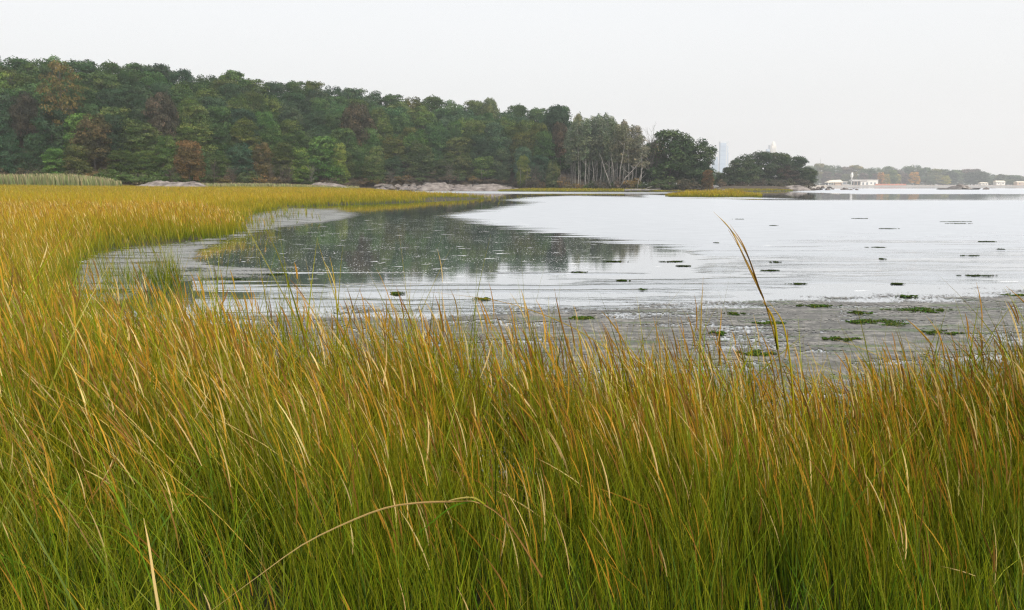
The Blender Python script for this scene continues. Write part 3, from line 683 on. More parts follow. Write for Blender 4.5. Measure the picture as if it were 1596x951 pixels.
mound('far_bank', [dp(1060, 1230), dp(1214, 1205), dp(1214, 1600), dp(1060, 1600)], 2.5, M_LITTER, 20, 40)
# rocky shore stones
for i in range(190):
    px = random.uniform(588, 806); t = random.random()
    D = float(Df(px)) - 20 + t * 14; s = random.uniform(0.5, 1.5) * (1.5 if random.random() < .12 else 1)
    z = float(Z0(px)) - 2.6 + t * 1.82 + 0.15
    near = 'the golden marsh tip' if px < 650 else ('the big pink slab' if px < 720 else 'the sloping bedrock shelf')
    lbl = ('dark wet boulder' if i % 6 == 0 else 'pale grey boulder') + ' in the shoreline jumble beside ' + near
    rock('shore_rock', px, D, z, s, lbl, 'jumbled boulders, ' + lbl, me=random.choice(ROCKD) if i % 6 == 0 else None)
for i in range(34):
    px = random.uniform(1236, 1338); t = (px - 1236) / 102.0; D = 330 + random.uniform(-2, 6) + 10 * t
    s = random.uniform(.5, 1.5) * (1 - .45 * t)
    rock('breakwater_rock', px, D, random.uniform(0, 1.6) * (1 - .75 * t), s, 'grey boulder in the rock pile running out from the island', 'boulders off the small island', me=random.choice(ROCKS + ROCKD))
for i in range(16):
    px = random.uniform(1080, 1130); rock('shore_rock', px, 262 + random.uniform(-6, 0), random.uniform(.1, .8), random.uniform(.35, .9), 'grey stone at the waterline gap before the island', 'stones in the gap', me=random.choice(ROCKS + ROCKD))
# rock outcrop in the bay
rock('bay_rock', 1501, 385, 0.7, (4.0, 3.0, 2.6), 'largest tilted boulder on the bay outcrop', me=ROCKS[2], rz=.4)
rock('bay_rock', 1487, 383, 0.2, (3.9, 3, 2.4), 'dark rounded boulder left of the tilted one in the bay', me=ROCKD[1], rz=1)
rock('bay_rock', 1471, 384, -.1, (3.5, 2, 1.1), 'flat rock at the left end of the bay outcrop', me=ROCKD[0], rz=0)
rock('bay_rock', 1494, 382, -.2, (9.5, 3, 0.9), 'low wet rock shelf under the bay boulders', me=ROCKD[2], rz=0.05)
rock('bay_rock', 1515, 383, -.1, (3.5, 2, 0.8), 'low rock at the right end of the bay outcrop', me=ROCKD[1], rz=2.2)
rock('bay_rock', 1537, 384, 0.0, (1.6, 1.4, 1.5), 'small lone rock standing right of the bay outcrop', me=ROCKS[4], rz=1)
# driftwood
mb = MB(); mb.tube([(-5, 0, .25), (-2, .4, .4), (1, .2, .35), (4.5, -.3, .6)], [.35, .32, .26, .12], 8); mb.tube([(0, .3, .4), (1.6, 0, 1.1), (2.4, .2, 1.3)], [.15, .1, .05], 6)
o = mb.build('driftwood_log', M_PALE, smooth=True); o.location = (float(XD(1003, 238)), 238, 0.2); tag(o, 'grey driftwood log on the bank below the leaning white trunk', 'log')
mb = MB(); mb.tube([(-4, 0, .2), (0, .3, .3), (4, 0, .2)], [.2, .35, .2], 8)
o = mb.build('driftwood_log', M_BARK, smooth=True); o.location = (float(XD(797, 302)), 297, 0.1); tag(o, 'dark half sunken log at the end of the rocky shore', 'log')

# ------------------------------------------------------------------ trees
def rand_dirs(n, rs):
    d = rs.randn(n, 3); return d / np.linalg.norm(d, axis=1, keepdims=True)
def leaf_quads(C, nrm, size, rs):
    n = len(C); a = np.cross(nrm, rand_dirs(n, rs)); a /= np.maximum(np.linalg.norm(a, axis=1, keepdims=True), 1e-6); b = np.cross(nrm, a)
    s1 = size[:, None] * (0.7 + 0.6 * rs.rand(n, 1)); s2 = size[:, None] * (0.5 + 0.5 * rs.rand(n, 1))
    V = np.stack([C - a * s1, C - b * s2 + nrm * .1 * s1, C + a * s1, C + b * s2], 1).reshape(-1, 3)
    return V, np.arange(n * 4).reshape(n, 4)
def crown_from_lobes(name, lobes, rs, size=0.26, dens=30, mat=None, droop=0.0):
    Vs, Fs, Cs, n0 = [], [], [], 0
    for (c, r, flat, tint) in lobes:
        n = max(12, int(dens * r * r)); d = rand_dirs(n, rs)
        low = d[:, 2] < -0.25; d[low, 2] *= -rs.rand(low.sum()) * 0.9; d /= np.linalg.norm(d, axis=1, keepdims=True)
        rad = r * (0.72 + 0.33 * rs.rand(n) + 0.16 * np.sin(d[:, 0] * 7 + tint * 20) * np.sin(d[:, 1] * 8 + d[:, 2] * 6))
        P = np.array(c) + d * rad[:, None] * np.array([1, 1, flat])
        nm = d + rs.randn(n, 3) * 0.55 + np.array([0, 0, .25]); nm /= np.linalg.norm(nm, axis=1, keepdims=True)
        V, F_ = leaf_quads(P, nm, np.full(n, size) * (0.75 + 0.5 * rs.rand(n)), rs)
        k = tint * (0.62 + 0.76 * rs.rand(n)); hue = (rs.rand(n) - .5) * .12
        C = np.stack([k * (1 + hue + (tint - 1) * .5), k, k * (1 - hue)], -1)
        Vs.append(V); Fs.append(F_ + n0); Cs.append(np.repeat(C, 4, 0)); n0 += len(V)
    return mesh_np(name, np.concatenate(Vs), np.concatenate(Fs), mat or M_LEAF, np.concatenate(Cs))
def limbs(mb, H, r0, forks, rs, top, spread, lean=0.0):
    pts = [(0, 0, -0.6)]; x = y = 0.0
    for i in range(1, 6):
        x += rs.uniform(-.18, .18) + lean; y += rs.uniform(-.18, .18); pts.append((x, y, top * i / 5))
    mb.tube(pts, [r0 * 1.25] + [r0 * (1 - .14 * i) for i in range(1, 6)], 8)
    for k in range(forks):
        h = top * rs.uniform(.35, 1.0); a = rs.rand() * 6.28; ln = spread * rs.uniform(.6, 1.0); j = min(int(h / top * 5), 4)
        bx, by, _ = pts[j]
        P = [(bx, by, h), (bx + math.cos(a) * ln * .35, by + math.sin(a) * ln * .35, h + ln * .35), (bx + math.cos(a) * ln * .7, by + math.sin(a) * ln * .7, h + ln * .6), (bx + math.cos(a) * ln, by + math.sin(a) * ln, h + ln * .95)]
        mb.tube(P, [r0 * .42, r0 * .3, r0 * .2, r0 * .08], 5)
def oak_proto(seed, skirt=False):
    rs = np.random.RandomState(seed); H = 15.0; lobes = []; R0 = rs.uniform(5.4, 6.2)
    zlo, zhi = (1.4, 14.3) if skirt else (4.6, 14.3)
    for i in range(100 if skirt else 80):
        t = rs.rand() ** (1.0 if skirt else .8); z = zlo + (zhi - zlo) * t
        prof = math.sin(math.pi * min(.97, .16 + .80 * t)) ** .62 if not skirt else (math.cos(t * 1.42) ** .42) * (.84 + .16 * min(1, t * 4))
        a = rs.rand() * 6.28; rr_ = R0 * prof * math.sqrt(rs.uniform(.35, 1.0)) * .86; bump = 1 + .16 * math.sin(a * 3 + seed)
        lobes.append(((math.cos(a) * rr_ * bump, math.sin(a) * rr_ * bump, z), rs.uniform(.95, 1.95), rs.uniform(.75, 1.0), rs.uniform(.62, 1.38)))
    for i in range(12): lobes.append(((rs.uniform(-2.6, 2.6), rs.uniform(-2.6, 2.6), rs.uniform(zlo + 1.5, zhi - 2.5)), 2.5, .85, .8))
    cr = crown_from_lobes('crown', lobes, rs, 0.25, 38)
    mb = MB(); limbs(mb, H, 0.34, 8, rs, 9.5, 4.6)
    return cr, mb.me('trunk', M_BARK, True)
def tall_proto(seed):
    rs = np.random.RandomState(seed); lobes = []
    for i in range(95):
        t = rs.rand(); z = 4.0 + 9.6 * t; a = rs.rand() * 6.28; rr_ = 4.6 * math.sin(math.pi * (.12 + .8 * t)) ** .7 * math.sqrt(rs.rand())
        lobes.append(((math.cos(a) * rr_, math.sin(a) * rr_, z), rs.uniform(.6, 1.35), .7, rs.uniform(.7, 1.4)))
    cr = crown_from_lobes('crown', lobes, rs, 0.2, 34); mb = MB(); limbs(mb, 15, .24, 12, rs, 11.5, 3.4)
    return cr, mb.me('trunk', M_BARK, True)
def poplar_proto(seed):
    rs = np.random.RandomState(seed); lobes = []
    for i in range(58):
        t = rs.rand(); z = 8.2 + t * 11.8; r_ = (2.0 * math.sin(math.pi * (0.18 + 0.8 * t)) + .2); a = rs.rand() * 6.28; q = rs.uniform(.2, 1)
        lobes.append(((math.cos(a) * r_ * q, math.sin(a) * r_ * q, z), rs.uniform(.5, 1.0), 1.6, rs.uniform(.7, 1.3)))
    cr = crown_from_lobes('crown', lobes, rs, 0.19, 62)
    mb = MB(); x = y = 0; pts = []
    for i in range(8): pts.append((x, y, -.5 + i * 2.6)); x += rs.uniform(-.22, .22); y += rs.uniform(-.2, .2)
    mb.tube(pts, [.17, .155, .14, .12, .10, .08, .06, .03], 7)
    for k in range(14):
        z = rs.uniform(5, 17); a = rs.rand() * 6.28; ln = rs.uniform(1.2, 2.4); i = int((z + .5) / 2.6); bx, by, _ = pts[i]
        mb.tube([(bx, by, z), (bx + math.cos(a) * ln * .45, by + math.sin(a) * ln * .45, z + ln * .8), (bx + math.cos(a) * ln * .6, by + math.sin(a) * ln * .6, z + ln * 1.7)], [.05, .035, .015], 5)
    return cr, mb.me('trunk', M_BIRCH, True)
def shrub_proto(seed, sparse=1.0):
    rs = np.random.RandomState(seed); lobes = []
    for i in range(22):
        a = rs.rand() * 6.28; q = rs.rand() ** .5
        lobes.append(((math.cos(a) * 1.9 * q, math.sin(a) * 1.6 * q, .5 + rs.rand() * 2.1 * (1.1 - q * .6)), rs.uniform(.5, .95), .8, rs.uniform(.7, 1.3)))
    cr = crown_from_lobes('crown', lobes, rs, 0.15, 85 * sparse)
    mb = MB()
    for k in range(7):
        a = rs.rand() * 6.28; l = rs.uniform(1, 1.8)
        mb.tube([(0.1 * math.cos(a), .1 * math.sin(a), -.3), (.5 * l * math.cos(a), .5 * l * math.sin(a), 1.0), (l * math.cos(a), l * math.sin(a), 2.3)], [.07, .05, .02], 5)
    return cr, mb.me('trunk', M_BARK, True)
def bare_proto(seed, H=9.0, mat=None, twigs=60):
    rs = np.random.RandomState(seed); mb = MB(); pts = []; x = y = 0
    for i in range(7): pts.append((x, y, -.4 + i * H / 6)); x += rs.uniform(-.25, .25); y += rs.uniform(-.2, .2)
    mb.tube(pts, [.17, .15, .13, .11, .08, .05, .02], 6)
    tw = MB()
    for k in range(twigs):
        j = rs.randint(2, 6); bx, by, bz = pts[j]; a = rs.rand() * 6.28; ln = rs.uniform(1.2, 3.2); up = rs.uniform(.5, 1.3)
        m1_ = (bx + math.cos(a) * ln * .5, by + math.sin(a) * ln * .5, bz + ln * .5 * up); m2_ = (bx + math.cos(a) * ln, by + math.sin(a) * ln, bz + ln * up * 1.2)
        tw.tube([(bx, by, bz), m1_, m2_], [.055, .04, .015], 4)
        for q in range(4):
            a2 = a + rs.uniform(-1, 1); l2 = rs.uniform(.5, 1.3); s_ = m1_ if q % 2 else m2_
            tw.tube([s_, (s_[0] + math.cos(a2) * l2, s_[1] + math.sin(a2) * l2, s_[2] + l2 * rs.uniform(.2, 1))], [.028, .012], 3)
    return tw.me('branches', mat or M_PALE, False), mb.me('trunk', mat or M_PALE, True)
OAK = [oak_proto(s) for s in (1, 2, 3, 4, 5, 6)]
OAKS = [oak_proto(s, True) for s in (11, 12, 13, 14)]
TALLT = tall_proto(55)
POP = [poplar_proto(s) for s in (21, 22, 23)]
SHR = [shrub_proto(s) for s in (31, 32, 33)]
THIN = [shrub_proto(s, .35) for s in (36, 37)]
BARE = [bare_proto(41), bare_proto(42, 9.0, M_BARK, 40), bare_proto(43, 9.0, M_BARK, 34)]
TREES = []
GREENS = [(.040, .082, .030), (.050, .098, .030), (.032, .066, .034), (.062, .098, .026), (.042, .080, .040), (.068, .096, .030)]
def plant(proto, name, px, D, z, h, w, color, label=None, cat='tree', group=None, row=None, parts=('crown', 'trunk'), lean=(0, 0), base=(15.0, 12.4), kindword=None):
    """h: height in metres, w: crown width in metres"""
    root = empty(name, (float(XD(px, D)), float(D), float(z)), random.uniform(0, 6.28) if lean == (0, 0) else 0, (w / base[1], w / base[1], h / base[0]))
    if lean != (0, 0): root.rotation_euler = (lean[0], lean[1], 0)
    for me, pn in zip(proto, parts):
        o = obj(pn, me, root); o.color = (*color, 1)
    tag(root, label, cat, group)
    TREES.append(dict(o=root, px=px, py=HOR - (z + h - CAMZ) / D * F, row=row, auto=label is None, D=D, col=color, kw=kindword))
    return root
rr = random.Random(5)
def vary(c, k=.15):
    s = rr.uniform(1 - k, 1 + k); return (c[0] * s * rr.uniform(.92, 1.1), c[1] * s, c[2] * s * rr.uniform(.9, 1.1))
GRP = 'trees of the wooded hillside'
SPECIAL = [ # px, ytop, width px, depth, proto, color, label
    (103, 93, 84, 14, 't', (.115, .100, .035), 'tall thin gold and olive tree rising above the left wood', ),
    (150, 182, 62, 6, 's', (.085, .075, .034), 'brownish olive tree at the wood foot right of the tall gold tree'),
    (297, 222, 52, -6, 's', (.135, .090, .036), 'small rounded orange brown tree behind the left rock ledge'),
    (258, 152, 50, 14, 'o', (.076, .068, .046), 'reddish brown crown in the middle of the left hillside'),
    (48, 150, 44, 16, 'o', (.050, .048, .034), 'dark wine red crown left of the tall gold tree'),
    (505, 216, 62, -3, 's', (.075, .15, .035), 'bright green tree at the foot of the wood above the ledge'),
    (530, 226, 32, -6, 's', (.15, .20, .04), 'small yellow green tree right beside the bright green one'),
    (468, 232, 42, -5, 's', (.10, .16, .035), 'yellow tinged bushy tree left of the bright green one'),
    (560, 168, 58, 12, 'o', (.080, .068, .040), 'dull brown olive tree in the middle slope behind the marsh'),
    (412, 225, 34, -2, 's', (.10, .085, .035), 'small rust tinted tree at the wood edge'),
    (655, 222, 52, 2, 's', (.058, .085, .032), 'olive tree with orange flecks above the big pink slab'),
    (582, 244, 40, -6, 's', (.085, .12, .038), 'low light green tree behind the marsh tip'),
    (868, 171, 44, 30, 'o', (.030, .058, .030), 'darkest round crown on the skyline left of the birch grove'),
    (873, 196, 34, 14, 'o', (.070, .058, .036), 'rust brown crown just left of the birch grove'),
    (765, 159, 30, 55, 'o', (.12, .15, .06), 'pale yellow green crown on the skyline above the rocks'),
    (900, 183, 22, 30, 'o', (.16, .17, .08), 'pale cream green treetop on the skyline at the birch grove'),
    (815, 245, 26, -8, 's', (.12, .15, .035), 'light green sapling where the rocks end'),
    (862, 252, 26, -14, 's', (.085, .11, .04), 'small olive tree before the dark gap beside the birches'),
    (1045, 207, 84, 0, 's', (.050, .082, .032), 'big dark oak with broad crown left of the two at the point'),
    (1086, 219, 62, 2, 's', (.046, .076, .033), 'dark oak at the very tip of the wooded point'),
    (1012, 226, 40, 8, 's', (.045, .070, .030), 'dark green tree behind the leaning white trunk'),
    (1103, 266, 22, -6, 's', (.13, .085, .038), 'little orange tinted tree at the water edge of the point'),
]
occupied = []
for px, yt, wp, dep, kd, colr, lab in SPECIAL:
    D = float(Df(px)) + dep; z = float(hillz(px, max(dep, 0))) - 0.2
    if dep < 0: z = float(Z0(px)) + dep * .13
    h = CAMZ + (HOR - yt) * D / F - z
    plant((TALLT if kd == 't' else random.choice(OAKS if kd == 's' else OAK)), 'broadleaf_tree', px, D, z, h, wp * D / F * 1.05, colr, lab, group=GRP, row=None)
    occupied.append((px, dep, yt))
for r_ in range(7):
    frac = r_ / 6.0
    px = -230 + (r_ % 2) * 22
    while px < 1100:
        wdt = float(Wd(px)); dep = 1.5 + frac * (wdt - 2); D = float(Df(px)) + dep + rr.uniform(-2.5, 2.5); dpx = F / D
        step = rr.uniform(7.2, 9.8) * dpx * (.8 if r_ == 0 else 1)
        rows_here = 7 if px < 860 else (3 if px < 985 else 2)
        ok = (r_ < rows_here) or (px < 860)
        if px >= 860: ok = r_ in ((1, 3, 6) if px < 900 else (3, 6) if px < 975 else (4,))
        if ok and not any(abs(px - a) < 14 and abs(dep - b) < 7 for a, b, c in occupied):
            z = float(hillz(px, dep)) - .2
            if r_ >= 5 and px < 880:
                h = CAMZ + (HOR - ysky(px) + rr.uniform(-2, 4) - (6 - r_) * 14) * D / F - z; h = min(max(h, 11), 18)
            elif px >= 860: h = CAMZ + (HOR - ysky(px) - rr.uniform(18, 34)) * D / F - z
            else: h = rr.uniform(12.5, 16.5) if r_ > 0 else rr.uniform(7.5, 13)
            w = rr.uniform(9.5, 15.5) if r_ > 0 else rr.uniform(8, 11.5)
            if px > 900: w *= .75
            if r_ >= 5 and px < 880: w = rr.uniform(12.5, 17)
            c = vary(rr.choice(GREENS), .27); c = tuple(q_ * 1.12 for q_ in c)
            if rr.random() < .08: c = (c[0] * 1.3, c[1] * 1.02, c[2] * .95)
            elif rr.random() < .12: c = (c[0] * 1.35, c[1] * 1.4, c[2] * 1.1)
            plant(rr.choice(OAKS), 'broadleaf_tree', px, D, z, h, w, c, None, group=GRP, row=r_)
        px += step
for i, (a, b, dp_) in enumerate([(890, 214, 20), (912, 212, 16), (932, 216, 20), (951, 222, 14), (968, 220, 18), (984, 226, 14), (1000, 232, 16), (1026, 232, 14), (1066, 222, 12)]):
    D = float(Df(a)) + dp_; z = 1.2; plant(rr.choice(OAKS), 'broadleaf_tree', a, D, z, CAMZ + (HOR - b) * D / F - z, 8.5, vary((.045, .068, .033)), None, group=GRP, row='k')
# birch and poplar grove
gx = [889, 897, 905, 913, 922, 930, 937, 945, 952, 959, 965, 972, 979, 893, 901, 909, 918, 926, 934, 941, 949, 955, 962, 969, 976, 983, 991, 996]
gy = [206, 196, 194, 189, 187, 188, 188, 187, 193, 197, 200, 197, 198, 198, 190, 190, 186, 183, 186, 182, 186, 192, 198, 195, 192, 199, 200, 214]
for i, (a, b) in enumerate(zip(gx, gy)):
    D = float(Df(a)) - 8 + rr.uniform(-3, 9); z = 1.0; h = CAMZ + (HOR - b) * D / F - z
    c = vary((.15, .19, .115) if a < 960 else (.19, .19, .12), .12)
    plant(rr.choice(POP), 'birch_tree', a, D, z, h, rr.uniform(4.2, 5.4), c, None, group='slim pale trunked trees of the grove', row='g', lean=(0.0, rr.uniform(-.05, .06) or .01), base=(20.5, 4.6), kindword='birch')
plant(BARE[0], 'bare_birch_tree', 1014, 268, .9, 17.5, 8, (.3, .3, .2), 'wispy nearly bare birch left of the big point oak', group=None, parts=('branches', 'trunk'), base=(10.5, 7), lean=(0, .03))
plant(THIN[0], 'birch_tree', 1024, 266, 9.0, 7.5, 5, (.17, .16, .08), 'thin pale treetop beside the big point oak', base=(3.3, 4.6))
# leaning and upright white trunks
def snag(pa, pb, D, r_, label, br=5, mat=None):
    r_ *= .55; br = min(br, 4); a = at(*pa, D); b = at(*pb, D - 3); rs = np.random.RandomState(int(pa[0])); mb = MB()
    root = empty('dead_tree', tuple(a)); P = [Vector((0, 0, -.4))] + [Vector(b - a) * t + Vector((rs.uniform(-.3, .3), 0, rs.uniform(-.2, .2))) for t in (.3, .6, .85, 1)]
    mb.tube(P, [r_, r_ * .85, r_ * .65, r_ * .4, r_ * .12], 7); mb.build('trunk', mat or M_DEAD, root, True)
    for k in range(br):
        t = rs.uniform(.3, .95); p = Vector(b - a) * t; m_ = MB(); s_ = rs.choice((-1, 1)); l = rs.uniform(.9, 2.3)
        m_.tube([p, p + Vector((s_ * l * .5, rs.uniform(-.6, .6), l * .35)), p + Vector((s_ * l, rs.uniform(-1, 1), l * .9))], [r_ * .4, r_ * .25, r_ * .08], 5); m_.build('branch', mat or M_DEAD, root, True)
    return tag(root, label, 'dead tree', 'white trunks at the grove edge')
snag((952, 289), (934, 240), 252, .26, 'white trunk leaning left in front of the birch grove', 2)
snag((967, 289), (997, 252), 248, .30, 'bleached dead tree leaning right with branching top', 7)
snag((957, 288), (951, 236), 254, .22, 'slightly curved white trunk right of the left leaning one', 2)
snag((966, 285), (972, 222), 256, .24, 'straight tall white trunk in the grove middle', 3)
snag((993, 292), (1003, 258), 246, .24, 'slanting pale trunk beside the big point oak', 3)
snag((926, 286), (923, 250), 254, .18, 'short pale trunk left of the leaning white trunks', 1)
snag((917, 286), (917, 252), 255, .18, 'thin upright pale trunk at the left of the grove', 1)
snag((811, 285), (810, 256), 292, .17, 'thin grey trunk standing where the rocks end', 2, M_PALE)
snag((820, 287), (823, 258), 288, .2, 'grey trunk just right of the thin one at the rock end', 2, M_PALE)
snag((750, 278), (750, 262), 315, .22, 'short grey trunk above the sloping bedrock shelf', 1, M_PALE)
snag((98, 205), (97, 160), 276, .3, 'pale bare trunk showing inside the tall gold tree', 2, M_DEAD)
# island trees
for a, b, w in ((1122, 270, 26), (1137, 262, 34), (1158, 243, 50), (1184, 239, 56), (1214, 240, 56), (1240, 246, 44), (1260, 262, 30), (1170, 262, 40), (1228, 258, 40)):
    D = 332 + rr.uniform(-8, 12); z = 1.4; h = CAMZ + (HOR - b) * D / F - z
    c = vary((.058, .088, .044), .25); 
    if a in (1228,): c = (.075, .06, .045)
    plant(rr.choice(OAKS), 'island_tree', a, D, z, h, w * D / F * 1.05, c, None, group='trees on the small island', row='i')
# shrubs along the wood's foot
for i in range(74):
    px = -60 + i * 15.6 + rr.uniform(-5, 5)
    if px > 1110: break
    D = float(Df(px)) - rr.uniform(3, 9) ; z = float(Z0(px)) - .6
    if px > 830: D = float(Df(px)) - rr.uniform(8, 14); z = .5
    h = rr.uniform(2.2, 5.5); w = rr.uniform(3.5, 7)
    u = rr.random()
    if 160 < px < 330: c = vary((.075, .12, .035)); w *= 1.3
    elif u < .45: c = vary((.10, .085, .055)); kd = 'brown'
    elif u < .8: c = vary((.07, .10, .035))
    else: c = vary((.15, .11, .04))
    if 590 < px < 800: z += .9; h *= .7
    pr = rr.choice(THIN if c[0] > c[1] and rr.random() < .6 else SHR)
    plant(pr, 'shrub', px, D, z, h, w, c, None, 'shrub', 'shrubs along the foot of the wood', row='s', base=(3.3, 4.6), parts=('foliage', 'stem'))
for px, dd_ in ((1008, -9), (1022, -11), (1036, -9), (1049, -11), (1062, -9), (990, -8)):
    plant(SHR[px % 3], 'shrub', px, float(Df(px)) + dd_, .3, 3.0, 4.6, vary((.07, .085, .04)), None, 'shrub', 'shrubs along the foot of the wood', row='u', base=(3.3, 4.6), parts=('foliage', 'stem'))
for px in (335, 362, 438, 450, 425, 840, 850, 833, 60, 268, 486, 610, 700, 822, 881):
    D = float(Df(px)) - 8; h = rr.uniform(5.5, 9.5)
    plant(rr.choice(BARE), 'bare_tree', px, D, float(Z0(px)) - 1.2, h, rr.uniform(3.2, 5.5), (.2, .2, .2), None, 'bare tree', 'leafless trees at the wood edge', row='b', parts=('branches', 'trunk'), base=(10.5, 7))

for i in range(14):
    px = 1124 + i * 10.4; D = 322 + rr.uniform(-3, 4)
    plant(rr.choice(SHR), 'shrub', px, D, .9, rr.uniform(2.5, 4.5), rr.uniform(4, 7), vary((.075, .075, .045) if i % 3 else (.10, .085, .06)), None, 'shrub', 'shrubs around the small island', row='s', base=(3.3, 4.6), parts=('foliage', 'stem'))
px = 1240
while px < 1640:
    D = rr.uniform(1285, 1300)
    plant(rr.choice(SHR), 'shrub', px, D, 1.5, rr.uniform(4, 8), rr.uniform(10, 18), vary(rr.choice([(.07, .08, .05), (.11, .10, .07), (.09, .10, .05)])), None, 'shrub', 'bushes along the far shore', row='v', base=(3.3, 4.6), parts=('foliage', 'stem'))
    px += rr.uniform(8, 13)
# far shore trees
FS = ([1100, 1236, 1240, 1255, 1270, 1300, 1322, 1340, 1360, 1380, 1400, 1430, 1450, 1470, 1500, 1525, 1545, 1570, 1600, 1800], [270, 268, 262, 262, 258, 262, 259, 262, 265, 263, 261, 262, 263, 267, 268, 267, 271, 274, 274, 276])
px = 1100
while px < 1680:
    D = rr.uniform(1310, 1370); b = np.interp(px, *FS) + rr.uniform(-3.5, 2); z = 2.0; h = CAMZ + (HOR - b) * D / F - z; wp = rr.uniform(25, 38)
    c = vary((.09, .13, .06), .2)  # lightened foliage, some of the distance haze is in this colour
    if rr.random() < .22: c = vary((.14, .12, .095), .1)
    elif rr.random() < .2: c = vary((.20, .19, .07), .1)
    plant(rr.choice(OAKS), 'far_tree', px, D, z, h, wp * D / F, c, None, group='trees on the far shore', row='f')
    px += wp * .5
FT = [(1372, 269, 17, (.42, .21, .03), 'orange tree left of the two orange ones above the red barrier'), (1382, 272, 12, (.30, .23, .04), 'small yellow tree beside the orange one on the far shore'), (1390, 266, 22, (.12, .17, .05), 'light green tree between the two orange far trees'), (1398, 272, 14, (.28, .26, .05), 'yellow green tree right of the light green far tree'),
      (1425, 269, 20, (.45, .25, .035), 'largest orange tree on the far shore'), (1474, 274, 16, (.30, .28, .06), 'yellow tree on the far shore left of the bay outcrop'), (1362, 271, 14, (.13, .10, .085), 'purple brown tree beside the white building'), (1410, 271, 14, (.16, .12, .10), 'greyish pink tree left of the largest orange far tree'),
      (1450, 274, 20, (.10, .13, .06), 'green tree left of the yellow far tree'), (1345, 270, 18, (.15, .12, .10), 'mauve brown tree behind the white building'), (1305, 270, 18, (.15, .12, .10), 'dull pink tree behind the pavilion'), (1318, 272, 20, (.13, .14, .06), 'olive tree behind the white lamp tower'), (1288, 268, 22, (.14, .115, .095), 'pinkish brown far tree left of the pavilion'), (1266, 268, 20, (.10, .12, .06), 'soft green far tree next to the island'),
      (1483, 268, 22, (.055, .08, .055), 'dark green tree behind the bay outcrop'), (1512, 269, 26, (.06, .085, .055), 'broad dark tree right of the bay outcrop'), (1528, 268, 30, (.07, .095, .055), 'largest broad dark tree on the far right shore'), (1560, 272, 16, (.10, .12, .07), 'lone small tree near the far right roofs'), (1575, 280, 18, (.12, .15, .06), 'low light green tree by the far right houses'), (1590, 279, 20, (.08, .10, .06), 'green tree at the far right edge')]
for px, b, wp, c, lab in FT:
    D = 1270 + rr.uniform(-15, 15); z = 1.8; h = CAMZ + (HOR - b) * D / F - z
    plant(rr.choice(OAKS), 'far_tree', px, D, z, h, wp * D / F, c, lab, group='trees on the far shore', row=None)

# ------------------------------------------------------------------ labels for the many trees
LM = [(-9999, 60, 'left of tall gold tree'), (60, 130, 'around tall gold tree'), (130, 225, 'between tall gold and small orange trees'), (225, 330, 'above the left rock ledge'), (330, 440, 'between rock ledge and bright green tree'),
      (440, 545, 'above the bright green tree'), (545, 650, 'behind the marsh tip'), (650, 740, 'above the big pink slab'), (740, 820, 'above the sloping bedrock shelf'), (820, 905, 'beside the birch grove'), (905, 1000, 'within the birch grove'), (1000, 1130, 'at the wooded point'),
      (1130, 1262, 'on the small island'), (1262, 1330, 'near the pavilion'), (1330, 1372, 'by the white building'), (1372, 1450, 'above the red barrier'), (1450, 1545, 'near the bay outcrop'), (1545, 9999, 'at the far right')]
ROWN = {0: 'lowest row', 1: 'second row', 2: 'third row', 3: 'middle row', 4: 'fifth row', 5: 'upper row', 6: 'skyline row'}
ORD = ['first', 'second', 'third', 'fourth', 'fifth', 'sixth', 'seventh', 'eighth', 'ninth', 'tenth', 'eleventh', 'twelfth', 'thirteenth', 'fourteenth', 'fifteenth', 'sixteenth', 'seventeenth', 'eighteenth', 'nineteenth', 'twentieth'] + ['later'] * 40
def hue(c):
    if c[0] > c[1] * 1.02: return 'brownish'
    if c[1] > .1: return 'light green'
    if c[0] > c[1] * .85: return 'olive'
    return 'dark green' if c[1] < .068 else 'green'
cells = {}
for t in TREES:
    if not t['auto']: continue
    i = next(i for i, (a, b, _) in enumerate(LM) if a <= t['px'] < b)
    cells.setdefault((str(t['row']), i), []).append(t)
for (row, i), ts in cells.items():
    ts.sort(key=lambda t: t['px'])
    for k, t in enumerate(ts):
        o_ = (ORD[k] + ' from left ') if len(ts) > 1 else ''
        w = t['row']
        if w == 's': s_ = f"{hue(t['col'])} foot shrub, {o_}{LM[i][2]}"
        elif w == 'u': s_ = f"low dull green shrub under the point oaks, {o_}{LM[i][2]}"
        elif w == 'v': s_ = f"{hue(t['col'])} far bush, {o_}{LM[i][2]}"
        elif w == 'b': s_ = f"leafless pale tree, {o_}{LM[i][2]}"
        elif w == 'g': s_ = f"slim grey green birch with pale trunk, {o_}{LM[i][2]}"
        elif w == 'k': s_ = f"{hue(t['col'])} backing row tree, {o_}{LM[i][2]}"
        elif w == 'i': s_ = f"{hue(t['col'])} oak, {o_}{LM[i][2]}"
        elif w == 'f': s_ = f"hazy {hue(t['col'])} back row tree, {o_}{LM[i][2]}"
        else: s_ = f"{hue(t['col'])} tree, {o_}{ROWN[w]}, {LM[i][2]}"
        t['o']['label'] = s_

